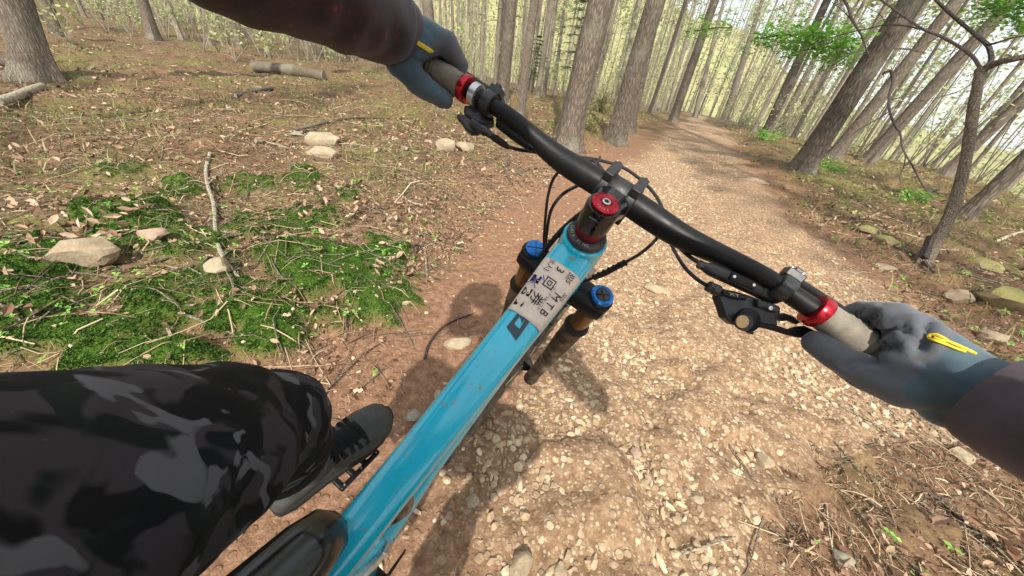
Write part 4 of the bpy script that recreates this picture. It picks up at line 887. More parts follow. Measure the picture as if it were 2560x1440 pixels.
def frame_paint():
    t = NT('turquoise_paint'); v = t.coord(1.0)
    n = t.noise(22, 5, 0.6, v); mud = t.noise(70, 3, 0.55, v, 0.3); big = t.noise(8, 3, 0.5, v)
    c = t.ramp(n, [(0.3, (0.004, 0.45, 0.63)), (0.7, (0.010, 0.53, 0.72))])
    sc = t.noise(1.0, 6, 0.7, t.coord((160, 16, 16)), 0.4)
    c = t.mix(t.math('MULTIPLY', t.ramp(sc, [(0.56, 0.0), (0.66, 0.6)]), t.ramp(big, [(0.48, 0.0), (0.56, 1.0)])), c, (0.42, 0.58, 0.63))
    mk = t.ramp(mud, [(0.655, 0.0), (0.68, 0.85)]); c = t.mix(mk, c, (0.30, 0.19, 0.10))
    r = t.mix(mk, t.ramp(n, [(0.3, 0.24), (0.7, 0.34)]), (0.8, 0.8, 0.8)); t.b.inputs['Coat Weight'].default_value = 0.9; t.b.inputs['Coat Roughness'].default_value = 0.12
    return t.out(c, r, 0, 0.5)
MAT['paint'] = frame_paint()
def muddy(name, col, rough):
    t = NT(name); v = t.coord(1.0); n = t.noise(30, 6, 0.65, v)
    c = t.ramp(n, [(0.4, col), (0.62, [0.5 * a + 0.5 * b for a, b in zip(col, (0.30, 0.21, 0.13))]), (0.75, (0.38, 0.27, 0.17))]); t.bump(n, 0.3, 0.003); return t.out(c, rough, 0, 0.4)
MAT['muddy_black'] = muddy('muddy_black', (0.02, 0.018, 0.016), 0.6)
MAT['tyre'] = muddy('dusty_tyre', (0.06, 0.05, 0.042), 0.9)

def bev(o, w=0.0012, seg=2):
    m = o.modifiers.new('edge', 'BEVEL'); m.width = w; m.segments = seg; m.limit_method = 'ANGLE'; m.angle_limit = math.radians(35); return o
def bp(name, mb, mat, par=None, sharp=35): return link(name, mb.mesh(name, sharp), MAT[mat], par or BIKE)

# frame: superellipse sections along the top tube, kinked seat tube, down tube, stays
def sect(c, tdir, w, h, n=28, e=3.2, side=(1, 0, 0)):
    side = np.asarray(side, float); tdir = np.asarray(tdir, float) / np.linalg.norm(tdir); up = np.cross(side, tdir); out = []
    for j in range(n):
        th = 2 * math.pi * j / n; cx, sx = math.cos(th), math.sin(th)
        out.append(np.asarray(c) + side * (w / 2 * math.copysign(abs(cx) ** (2 / e), cx)) + up * (h / 2 * math.copysign(abs(sx) ** (2 / e), sx)))
    return out
TTP = [(0.0, -0.006, -0.040), (0, -0.035, -0.058), (0, -0.10, -0.095), (0, -0.17, -0.118), (0, -0.25, -0.143), (0, -0.33, -0.170), (0, -0.40, -0.192)]
TTW = [0.062, 0.061, 0.053, 0.047, 0.041, 0.036, 0.033]; TTH = [0.052, 0.050, 0.044, 0.041, 0.040, 0.038, 0.036]
TTc = [np.array(p) for p in TTP]
def tt(s, off=0.0):
    """point on the top face of the top tube; s runs 0..6 along the sections"""
    i = min(int(s), 5); f = s - i; c = TTc[i] * (1 - f) + TTc[i + 1] * f; d = TTc[i + 1] - TTc[i]; d = d / np.linalg.norm(d)
    return c, d, np.cross(d, [1., 0, 0]) * 1.0, TTW[i] * (1 - f) + TTW[i + 1] * f, TTH[i] * (1 - f) + TTH[i + 1] * f
rings = []
for i in range(len(TTc)):
    d = TTc[min(i + 1, 6)] - TTc[max(i - 1, 0)]; rings.append(sect(TTc[i], d, TTW[i], TTH[i]))
fr = MB().loft(rings)
fr.lathe([(0.0305, -0.125), (0.032, -0.118), (0.031, -0.09), (0.0325, -0.03), (0.0315, -0.003), (0.029, -0.001)], (0, 0, 0), U, 32)
BBp = np.array([0, -0.28, -0.65])
def tubeloft(pts, ws, hs):
    pts = [np.array(p, float) for p in pts]; rr = []
    for i in range(len(pts)):
        d = pts[min(i + 1, len(pts) - 1)] - pts[max(i - 1, 0)]; rr.append(sect(pts[i], d, ws[i], hs[i], 20, 2.6))
    fr.loft(rr)
tubeloft([U * -0.09, U * -0.10 + np.array([0, -0.05, -0.08]), np.array([0, -0.16, -0.42]), BBp + np.array([0, 0.02, 0.03])], [0.050, 0.042, 0.036, 0.05], [0.06, 0.062, 0.06, 0.06])
tubeloft([(0, -0.39, -0.185), (0, -0.375, -0.30), (0, -0.33, -0.46), BBp], [0.042, 0.040, 0.042, 0.07], [0.04, 0.04, 0.045, 0.06])
bp('frame', fr, 'paint')
RA = np.array([0.002, -0.86, -0.56])
for sg in (-1, 1):
    b = MB(); b.tube(smooth_curve([np.array([0.022 * sg, -0.385, -0.31]), np.array([0.050 * sg, -0.48, -0.36]), np.array([0.064 * sg, -0.64, -0.42]), RA + [0.072 * sg, 0, 0]], 5), 0.0105, 12); bp('seat_stay', b, 'paint')
    b = MB(); b.tube(smooth_curve([BBp + [0.035 * sg, 0, 0.02], BBp + [0.055 * sg, -0.2, 0.035], RA + [0.072 * sg, 0, 0]], 5), 0.013, 12); bp('chain_stay', b, 'paint')
bp('rocker_link', MB().tube(smooth_curve([bz(948, 1340, .50), bz(925, 1372, .49), bz(885, 1412, .46), bz(830, 1470, .43)], 5), 0.0125, 14, flat=0.7), 'paint')
b = MB(); b.lathe([(0.016, 0), (0.021, 0.01), (0.021, 0.11), (0.012, 0.115), (0.012, 0.19)], (0, -0.30, -0.24), np.array([0.0, 0.35, -0.93]), 20); bp('rear_shock', b, 'black_gloss')

# ticket and decal follow the tube's own section a hair above the paint
def on_tube(s, a, off):
    c, d, up, w, h = tt(s); e = 3.2; cx, sx = math.cos(a), math.sin(a)
    p = c + np.array([1., 0, 0]) * ((w / 2 + off) * math.copysign(abs(cx) ** (2 / e), cx)) + up * ((h / 2 + off) * math.copysign(abs(sx) ** (2 / e), sx)); return p
def tube_uv(px, py):
    """(s, x) of the picture point on the top face of the tube"""
    best = None
    for s in np.linspace(0, 6, 241):
        c, d, up, w, h = tt(s); q = c + up * h / 2; 
        for x in (-0.03, 0.03): pass
        a0 = bpix(q - [0.02, 0, 0]); a1 = bpix(q + [0.02, 0, 0]); v = a1 - a0; n = np.array([-v[1], v[0]]) / np.linalg.norm(v); e = abs((np.array([px, py]) - a0) @ n)
        if best is None or e < best[0]: best = (e, s, -0.02 + 0.04 * ((np.array([px, py]) - a0) @ v) / (v @ v))
    return best[1], best[2]
def face_pt(s, x, off):
    c, d, up, w, h = tt(s); u = min(0.995, abs(x) / (w / 2 + off)); return c + np.array([x, 0, 0]) + up * ((h / 2 + off) * (1 - u ** 3.2) ** (1 / 3.2))
tl, tr_, br_, bl = tube_uv(1362, 638), tube_uv(1456, 692), tube_uv(1361, 826), tube_uv(1272, 771)
TS0, TS1 = (tl[0] + tr_[0]) / 2, (bl[0] + br_[0]) / 2
def hw(s): return tt(s)[3] / 2 * 0.93
nS, nA = 14, 14; V = []; F = []
for i in range(nS + 1):
    for j in range(nA + 1):
        s = TS0 + (TS1 - TS0) * i / nS; s += 0.0 * j; x = hw(s) * (-1 + 2 * j / nA); V.append(face_pt(s, x, 0.0009 + 0.0004 * math.sin(i * 1.9) * math.sin(j * 1.1)))
F = [(i * (nA + 1) + j, i * (nA + 1) + j + 1, (i + 1) * (nA + 1) + j + 1, (i + 1) * (nA + 1) + j) for i in range(nS) for j in range(nA)]
tk = bp('ticket', MB().add(V, F), 'paper'); tk.modifiers.new('thickness', 'SOLIDIFY').thickness = 0.0004; tk['label'] = 'tan paper lift ticket stuck round the top tube'
# lettering: built flat, then laid on the ticket: u runs from the stem to the rider (0..1), v across (-1 left .. 1 right), letters' tops point right
def lay(objs_mesh, u0, v0, size, name, mat, par, off=0.0022, sx=1.0):
    """flat mesh (x along the line, y up) onto the ticket"""
    ln = np.linalg.norm(tt(TS1)[0] - tt(TS0)[0])
    for v in objs_mesh.vertices:
        uu = u0 + v.co.x * size * sx / ln; s = TS0 + (TS1 - TS0) * uu; x = v0 * hw(s) + v.co.y * size; v.co = Vector(face_pt(s, x, off))
    objs_mesh.update(); return link(name, objs_mesh, MAT[mat], par)
def text_mesh(s):
    cu = bpy.data.curves.new('lettering', 'FONT'); cu.body = s; cu.size = 1.0; cu.resolution_u = 3; o = bpy.data.objects.new('lettering', cu); COL.objects.link(o)
    dg = bpy.context.evaluated_depsgraph_get(); me = bpy.data.meshes.new_from_object(o.evaluated_get(dg), preserve_all_data_layers=False, depsgraph=dg)
    bpy.data.objects.remove(o); bpy.data.curves.remove(cu); me.materials.clear(); me.name = 'lettering'
    return me
def write(s, u0, v0, size, mat='ink', sx=1.0, off=0.0022): return lay(text_mesh(s), u0, v0, size, 'lettering', mat, tk, off, sx)
write('[大人]', 0.03, -0.66, 0.0085); write('3', 0.11, -0.22, 0.0150); write('回', 0.30, -0.30, 0.0165, sx=1.0); write('券', 0.57, -0.36, 0.0175, sx=1.0)
write('SEASON', 0.06, 0.36, 0.0038); write('2025', 0.06, 0.47, 0.0095, sx=0.95); write('M T B', 0.43, 0.40, 0.0145, sx=0.95); write('ゴンドラ&リフト', 0.38, 0.19, 0.0050, sx=1.0)
write('2025', 0.36, 0.78, 0.0062)
sq = lambda a: np_mesh('number_box', np.array([[0, 0, 0], [a, 0, 0], [a, a, 0], [0, a, 0], [a / 2, 0, 0], [a / 2, a, 0]]), np.array([[0, 4, 5, 3], [4, 1, 2, 5]]), smooth=False)
for i, u0 in enumerate((0.37, 0.58, 0.79)):
    bx_ = lay(sq(1.0), u0, -0.93, 0.0112, 'number_box', 'ink', tk, 0.0018); write(str(i + 1), u0 + 0.045, -0.84, 0.0110, 'paper', off=0.0028)
pen = MB()
for a, e in (((0.37, -0.98), (0.56, -0.44)), ((0.39, -0.46), (0.55, -0.98)), ((0.34, -0.5), (0.42, -0.28)), ((0.41, -0.72), (0.52, -0.70))):
    pa = [face_pt(TS0 + (TS1 - TS0) * (a[0] + (e[0] - a[0]) * k / 4), (a[1] + (e[1] - a[1]) * k / 4) * hw(TS0), 0.0033) for k in range(5)]; pen.tube(pa, 0.00055, 4)
link('pen_mark', pen.mesh('pen_mark'), MAT['blue_ink'], tk)
def decal(polys, name='decal'):
    b = MB()
    for poly in polys:
        pts = [tube_uv(*p) for p in poly]; n = len(pts); top = [face_pt(s, np.clip(x, -hw(s), hw(s)), 0.0007) for s, x in pts]; b.add(top, [tuple(range(n))])
    bp(name, b, 'dark_print', None, None)
z2 = lambda x, y: (1260 + x / 4.237, 540 + y / 4.237)
decal([[z2(*p) for p in q] for q in ([(150, 1020), (25, 1180), (75, 1252), (110, 1140), (168, 1060)], [(75, 1252), (125, 1330), (200, 1225), (158, 1205), (110, 1140)], [(200, 1225), (292, 1092), (245, 1062), (195, 1150), (158, 1205)], [(168, 1060), (190, 1110), (182, 1150), (245, 1062), (225, 1040)])])

# headset, stem, bar
bp('headset_cover', MB().lathe([(0.0255, -0.002), (0.0278, 0.000), (0.0282, 0.003), (0.0265, 0.0065), (0.0225, 0.0085), (0.0185, 0.0090), (0.0185, 0.006)], (0, 0, 0), U, 48), 'dark_grey')
hc = BIKE.children[-1]
for word, a0 in (('CHRIS', 196), ('KING', 262)):
    for i, ch in enumerate(word):
        me = text_mesh(ch); th = math.radians(a0 + i * 10.5); 
        rd = math.cos(th) * XS + math.sin(th) * PF; tg = -math.sin(th) * XS + math.cos(th) * PF
        for v in me.vertices: v.co = Vector(rd * (0.0252 - v.co.y * 0.0062) * 1.0 + tg * ((v.co.x - 0.3) * 0.0062) + U * (0.0088 + 0.0006 * v.co.y))
        me.update(); link('lettering', me, MAT['white_print'], hc)
bp('spacer', MB().lathe([(0.0178, 0.006), (0.0183, 0.008), (0.0183, 0.0245), (0.0176, 0.0255)], (0, 0, 0), U, 40), 'dark_red')
CLC = 0.0467 * U + 0.0477 * PF
st = MB(); st.lathe([(0.0195, 0.0245), (0.0215, 0.026), (0.0218, 0.058), (0.0205, 0.0615), (0.0165, 0.0618)], (0, 0, 0), U, 40)
st.loft([sect(0.044 * U + PF * y, PF, w, h, 20, 3.0, XS) for y, w, h in ((-0.004, 0.040, 0.032), (0.012, 0.043, 0.034), (0.026, 0.050, 0.038), (0.036, 0.052, 0.036))])
st.box(0.044 * U - PF * 0.0225, XS * 0.010, PF * 0.010, U * 0.026)
bp('stem', st, 'black_gloss')
stem = BIKE.children[-1]
fp = MB()
for sgn in (-1, 1):
    fp.lathe([(0.0212, -0.0065), (0.0225, -0.005), (0.0225, 0.005), (0.0212, 0.0065)], CLC + XS * 0.0195 * sgn, XS, 32)
fp.lathe([(0.0198, -0.014), (0.0205, -0.013), (0.0205, 0.013), (0.0198, 0.014)], CLC, XS, 32)
for sgn in (-1, 1):
    for up in (-1, 1):
        c0 = CLC + XS * 0.0195 * sgn + U * 0.0245 * up
        fp.box(c0, XS * 0.012, PF * 0.030, U * 0.011)
fpo = bev(bp('faceplate', fp, 'faceplate', stem), 0.0015)
for sgn in (-1, 1):
    for up in (-1, 1): link('bolt', MB().lathe([(0.0042, 0), (0.0042, 0.004), (0.0022, 0.0042), (0.0020, 0.001)], CLC + XS * 0.0195 * sgn + U * 0.0245 * up + PF * 0.015, PF, 14).mesh('bolt'), MAT['black_gloss'], fpo)
    link('bolt', MB().lathe([(0.0036, 0), (0.0036, 0.004), (0.0018, 0.0042)], 0.044 * U - PF * 0.0235 + XS * 0.005 + U * 0.008 * sgn, XS, 12).mesh('bolt'), MAT['black_matt'], stem)
bp('top_cap', MB().lathe([(0.0168, 0.0605), (0.0176, 0.0625), (0.0172, 0.0650), (0.0150, 0.0662), (0.0078, 0.0662), (0.0062, 0.0640), (0.0002, 0.0640)], (0, 0, 0), U, 48), 'red_alloy')
tcap = BIKE.children[-1]
link('bolt', MB().lathe([(0.0050, 0.0635), (0.0052, 0.0672), (0.0032, 0.0676), (0.0026, 0.0655)], (0, 0, 0), U, 24).mesh('bolt'), MAT['steel'], tcap)
link('hex_socket', MB().lathe([(0.0028, 0.0664), (0.0001, 0.0663)], (0, 0, 0), U, 6).mesh('hex_socket'), MAT['ink'], tcap)
for i, ch in enumerate('radic'):
    me = text_mesh(ch); th = math.radians(250 + i * 14); rd = math.cos(th) * XS + math.sin(th) * PF; tg = -math.sin(th) * XS + math.cos(th) * PF
    for v in me.vertices: v.co = Vector(rd * (0.0150 - v.co.y * 0.0048) + tg * ((v.co.x - 0.3) * 0.0048) + U * 0.0667)
    me.update(); link('lettering', me, MAT['white_print'], tcap)
def barp(s):
    a = abs(s); k = float(sstep(0.075, 0.205, np.array(a))); return CLC + XS * s + U * (0.018 * k) + PF * (-0.0087 * a / 0.25 - 0.012 * max(0, a - 0.28))
def barr(s): return 0.0172 - (0.0172 - 0.0111) * float(sstep(0.045, 0.185, np.array(abs(s))))
sv = np.linspace(-0.388, 0.388, 81)
bp('handlebar', MB().tube([barp(s) for s in sv], [barr(s) for s in sv], 24), 'black_matt')
BARD = {}
for sg, mt in ((-1, 'silver'), (1, 'red_alloy')):
    d = barp(0.30 * sg) - barp(0.26 * sg); d /= np.linalg.norm(d)
    g = MB(); ss = np.linspace(0.262, 0.388, 64)
    g.tube([barp(s * sg) for s in ss], [0.0163 + 0.0006 * math.sin(i * 2.1) if 8 < i < 60 else 0.0158 for i in range(64)], 28); gr_ = bp('grip', g, 'grip', None, 50)
    c = MB().lathe([(0.0125, -0.006), (0.0176, -0.0055), (0.0182, -0.004), (0.0182, 0.004), (0.0176, 0.0055), (0.0158, 0.006)], barp(0.256 * sg), d, 40); link('lock_collar', c.mesh('lock_collar'), MAT['red_alloy'], gr_)
    link('bar_end_plug', MB().lathe([(0.0165, 0), (0.0165, 0.005), (0.010, 0.008)], barp(0.388 * sg), d, 24).mesh('bar_end_plug'), MAT['black_plastic'], gr_)

# right brake, shifter
def poly(pp, z, th, dz=None): return [bz(x, y, z + (0 if dz is None else dz[i])) for i, (x, y) in enumerate(pp)]
FWD = RB_.T @ np.array([0, 0, 1.0])                         # away from the rider's chest, in the bike's frame
def plate(name, pp, z, th, mat, par=None, dz=None, w=0.0016):
    return bev(bp(name, MB().prism(poly(pp, z, th, dz), FWD * th), mat, par, 30), w, 3)
def clamp(s, sg):
    d = barp((s + 0.01) * sg) - barp(s * sg); d /= np.linalg.norm(d); c = barp(s * sg)
    o = bp('brake_clamp', MB().lathe([(0.0118, -0.008), (0.0158, -0.0075), (0.0165, -0.005), (0.0165, 0.005), (0.0158, 0.0075), (0.0118, 0.008)], c, d, 32), 'black_plastic')
    upc = -FWD * 0.55 + PF * 0.85; upc = upc - d * (upc @ d); upc /= np.linalg.norm(upc); sd = np.cross(d, upc)
    link('hinge', bev(link('hinge_block', MB().box(c + upc * 0.0185, d * 0.019, sd * 0.013, upc * 0.010).box(c + upc * 0.0225, d * 0.008, sd * 0.011, upc * 0.006).mesh('hinge'), MAT['black_plastic'], o), 0.0015).data, None, None) if False else bev(link('hinge', MB().box(c + upc * 0.0180, d * 0.020, sd * 0.014, upc * 0.010).box(c + upc * 0.0238, d * 0.009, sd * 0.012, upc * 0.0055).mesh('hinge'), MAT['black_plastic'], o), 0.0015)
    return o
zr = camz(b2w(barp(0.21)))
clamp(0.214, 1); clamp(0.214, -1)
brk = MB(); A0, A1 = bz(1778, 674, zr + 0.012), bz(1898, 726, zr + 0.008); brk.lathe([(0.0045, -0.012), (0.0062, -0.006), (0.0078, 0), (0.0082, 0.02), (0.0086, np.linalg.norm(A1 - A0))], A0, A1 - A0, 20)
A2 = bz(1945, 742, zr + 0.006); brk.tube([A1, (A1 + A2) / 2, A2], [0.0092, 0.010, 0.009], 14)
bp('brake_cylinder', brk, 'black_plastic')
lever = MB(); lv = smooth_curve([A2 + PF * 0.004, barp(0.225) + PF * 0.040 - U * 0.012, barp(0.27) + PF * 0.060 - U * 0.022, barp(0.31) + PF * 0.064 - U * 0.024, barp(0.335) + PF * 0.066 - U * 0.022], 6); lever.tube(lv, [0.007] * 6 + [0.006] * (len(lv) - 6), 12, flat=0.7); bp('brake_lever', lever, 'black_matt')
zs = zr + 0.004
sh = plate('shifter', [(1803, 724), (1840, 728), (1872, 737), (1906, 750), (1932, 757), (1953, 768), (1954, 786), (1944, 795), (1948, 812), (1936, 824), (1905, 812), (1872, 806), (1838, 815), (1816, 796), (1806, 764), (1798, 745)], zs, 0.016, 'black_plastic', w=0.003)
plate('shifter_cover', [(1806, 722), (1840, 728), (1870, 738), (1868, 752), (1835, 748), (1808, 738)], zs - 0.004, 0.005, 'black_matt', sh, w=0.002)
plate('shifter_arm', [(1895, 748), (1930, 756), (1953, 768), (1952, 782), (1938, 782), (1918, 772), (1895, 768)], zs - 0.006, 0.008, 'black_plastic', sh, w=0.002)
x0, x1 = bz(1768, 714, zs + .004), bz(1808, 734, zs + .004); bp('barrel_adjuster', MB().lathe([(0.0045, 0), (0.0062, 0.001), (0.0066, 0.004), (0.0058, 0.006), (0.0066, 0.008), (0.0066, 0.014), (0.005, 0.0155), (0.005, np.linalg.norm(x1 - x0))], x0, x1 - x0, 16), 'black_plastic', sh)
ca = np.array([(1840 + 0, 0)]); c = bz(1850, 790, zs - 0.003); bp('pivot_arc', MB().lathe([(0.0135, 0), (0.0135, 0.004), (0.011, 0.005)], bz(1866, 800, zs + .001), -FWD, 32), 'black_matt', sh)
bp('shifter_pivot', MB().lathe([(0.0095, 0), (0.0095, 0.004), (0.0088, 0.005)], bz(1856, 805, zs - 0.004), -FWD, 24), 'black_plastic', sh)
bp('pivot_disc', MB().lathe([(0.0072, 0), (0.0070, 0.0012), (0.0002, 0.0014)], bz(1855, 804, zs - 0.0088), -FWD, 24), 'brass', sh)
pad = plate('shift_paddle', [(1842, 792), (1870, 800), (1905, 808), (1940, 812), (1975, 824), (1995, 817), (2015, 815), (2034, 824), (2047, 834), (2046, 843), (2030, 847), (1998, 845), (1968, 838), (1938, 828), (1905, 820), (1868, 819), (1846, 814)], zs - 0.002, 0.006, 'black_matt', sh, w=0.002)
for i in range(11):
    xa = 1982 + i * 5.2; ya = 819 + i * 1.2; b_ = MB().tube([bz(xa, ya + (3 if i < 2 else 0), zs - 0.0024), bz(xa + 5, ya + 19 - i * 0.6, zs - 0.0024)], 0.0005, 4); link('grip_rib', b_.mesh('grip_rib'), MAT['black_plastic'], pad)
plate('release_lever', [(1872, 824), (1888, 830), (1884, 838), (1876, 834)], zs + 0.006, 0.008, 'black_plastic', sh)
plate('release_lever', [(1938, 792), (1962, 782), (1985, 790), (2004, 806), (1992, 812), (1972, 802), (1952, 804)], zs + 0.014, 0.006, 'black_plastic', sh)
lm = text_mesh('XT')
for v in lm.vertices: v.co = Vector(bz(1820 + v.co.x * 20 - v.co.y * 3 + 4, 737 + v.co.x * 5.5 - v.co.y * 10, zs - 0.0046))
lm.update(); link('lettering', lm, MAT['white_print'], sh)
# left brake, dropper remote
zl = camz(b2w(barp(-0.21)))
x0, x1 = bz(1250, 305, zl + 0.01), bz(1335, 372, zl - 0.004); bp('brake_cylinder', MB().lathe([(0.009, 0), (0.0092, 0.01), (0.0085, np.linalg.norm(x1 - x0) * .6), (0.0068, np.linalg.norm(x1 - x0) * .9), (0.0045, np.linalg.norm(x1 - x0))], x0, x1 - x0, 20), 'black_matt')
lv = smooth_curve([x0, barp(-0.225) + PF * 0.040 - U * 0.012, barp(-0.27) + PF * 0.060 - U * 0.022, barp(-0.335) + PF * 0.066 - U * 0.022], 6); bp('brake_lever', MB().tube(lv, 0.0062, 12, flat=0.7), 'black_matt')
dd_ = barp(-0.24) - barp(-0.23); dd_ /= np.linalg.norm(dd_)
bp('remote_clamp', MB().lathe([(0.0118, -0.006), (0.0155, -0.005), (0.0155, 0.005), (0.0118, 0.006)], barp(-0.238), dd_, 28), 'silver')
dr = plate('dropper_remote', [(1158, 285), (1176, 296), (1195, 308), (1204, 322), (1196, 331), (1178, 331), (1164, 322), (1150, 300), (1140, 292), (1144, 284)], zl + 0.004, 0.012, 'black_plastic', w=0.0025)
x0, x1 = bz(1180, 305, zl), bz(1232, 342, zl - 0.004); bp('barrel_adjuster', MB().lathe([(0.0055, 0), (0.006, 0.016), (0.0066, 0.017), (0.0066, 0.024), (0.0055, 0.026), (0.004, np.linalg.norm(x1 - x0))], x0, x1 - x0, 16), 'black_plastic', dr)
plate('remote_body', [(1160, 262), (1205, 262), (1232, 285), (1236, 306), (1210, 312), (1180, 300), (1158, 282)], zl + 0.012, 0.016, 'black_plastic', dr, w=0.003)

for sg in (-1, 1):                         # clamp bolts, reservoir lid screws and hose nuts
    d = barp(0.22 * sg) - barp(0.21 * sg); d /= np.linalg.norm(d); upc = -FWD * 0.55 + PF * 0.85; upc = upc - d * (upc @ d); upc /= np.linalg.norm(upc)
    for k in (-1, 1): bp('bolt', MB().lathe([(0.0026, 0), (0.0026, 0.0022), (0.0013, 0.0024), (0.0012, 0.001)], barp(0.214 * sg) + upc * 0.0228 + d * 0.0062 * k, upc, 12), 'steel')
nd = (A1 - A0) / np.linalg.norm(A1 - A0); bp('hose_nut', MB().lathe([(0.0052, 0), (0.0052, 0.008), (0.0042, 0.010)], A0 - nd * 0.016, nd, 6), 'black_gloss')
lid = A0 * 0.45 + A1 * 0.55 - FWD * 0.0085; sd_ = np.cross(nd, FWD); bev(bp('reservoir_lid', MB().box(lid, nd * 0.030, sd_ * 0.010, FWD * 0.003), 'black_matt'), 0.001)
for k in (-1, 1): bp('bolt', MB().lathe([(0.0018, 0), (0.0018, 0.0012), (0.0008, 0.0013)], lid + nd * 0.0115 * k - FWD * 0.0015, -FWD, 10), 'steel')
bp('bolt', MB().lathe([(0.0024, 0), (0.0024, 0.0014), (0.0012, 0.0015), (0.001, 0.0006)], bz(1925, 770, zs - 0.0062), -FWD, 10), 'steel', sh)
# cables: (px, py, camera depth) points
def cable(pts, r=0.0024, name='cable', mat='cable', n=8): return bp(name, MB().tube(smooth_curve([bz(*p) for p in pts], 8), r, n), mat)
cable([(1330, 372, .44), (1390, 386, .47), (1440, 392, .50), (1495, 400, .51), (1560, 420, .51), (1618, 464, .50), (1652, 512, .48), (1660, 560, .47), (1642, 596, .48), (1606, 630, .49), (1570, 652, .50), (1530, 674, .51), (1490, 692, .52), (1455, 705, .54), (1420, 715, .56)], 0.0026)
cable([(1565, 655, .50), (1540, 668, .51), (1512, 683, .515), (1484, 694, .52)], 0.0048, 'spiral_wrap', 'black_rubber')
for i in range(7): 
    t_ = i / 6; c = bz(1562 - 76 * t_, 657 + 36 * t_, .502 + .018 * t_); d_ = bz(1552 - 76 * t_, 662 + 36 * t_, .504 + .018 * t_) - c; bp('wrap_turn', MB().lathe([(0.004, -0.0022), (0.0062, 0), (0.004, 0.0022)], c, d_ + np.array([0.002, 0, 0.003]), 10), 'black_rubber')
cable([(1290, 372, .46), (1345, 382, .47), (1400, 398, .48), (1452, 404, .49), (1492, 420, .49), (1520, 446, .485), (1550, 480, .47)], 0.0024)
cable([(1340, 370, .44), (1420, 392, .485), (1482, 402, .50), (1505, 422, .495), (1525, 450, .485)], 0.0024)
bp('cable_tie', MB().tube([bz(1500, 392, .505), bz(1494, 406, .50), (bz(1490, 414, .495))], 0.0022, 6), 'cable')
cable([(1400, 425, .46), (1382, 450, .47), (1370, 490, .49), (1364, 540, .51), (1360, 600, .54), (1362, 640, .56)], 0.0024)
cable([(1475, 452, .475), (1440, 466, .475), (1404, 488, .475), (1378, 525, .49), (1368, 575, .51), (1366, 615, .53), (1376, 650, .56)], 0.0026)
cable([(1470, 520, .48), (1430, 552, .47), (1405, 575, .47), (1380, 604, .49), (1352, 640, .53)], 0.0042, 'spiral_wrap', 'black_rubber')
for i in range(7):
    t_ = i / 6; c = bz(1440 - 66 * t_, 545 + 62 * t_, .468 + .014 * t_); d_ = np.array([-0.5, -0.3, -0.5]); bp('wrap_turn', MB().lathe([(0.0036, -0.002), (0.0058, 0), (0.0036, 0.002)], c, d_, 10), 'black_rubber')
cable([(1768, 714, zs + .004), (1745, 700, .385), (1718, 676, .40), (1696, 645, .42), (1680, 615, .44), (1660, 580, .46)], 0.0024)
cable([(1778, 674, zr + .012), (1752, 660, .385), (1722, 640, .40), (1700, 620, .42), (1672, 590, .45)], 0.0026, 'brake_hose')
cable([(1232, 342, zl - .004), (1262, 362, .455), (1296, 374, .46), (1345, 380, .47)], 0.0026)
bp('cable_boot', MB().lathe([(0.0042, 0), (0.0050, 0.008), (0.0048, 0.022), (0.003, 0.034)], bz(1228, 339, zl - .004), bz(1262, 362, .455) - bz(1228, 339, zl - .004), 14), 'black_rubber')

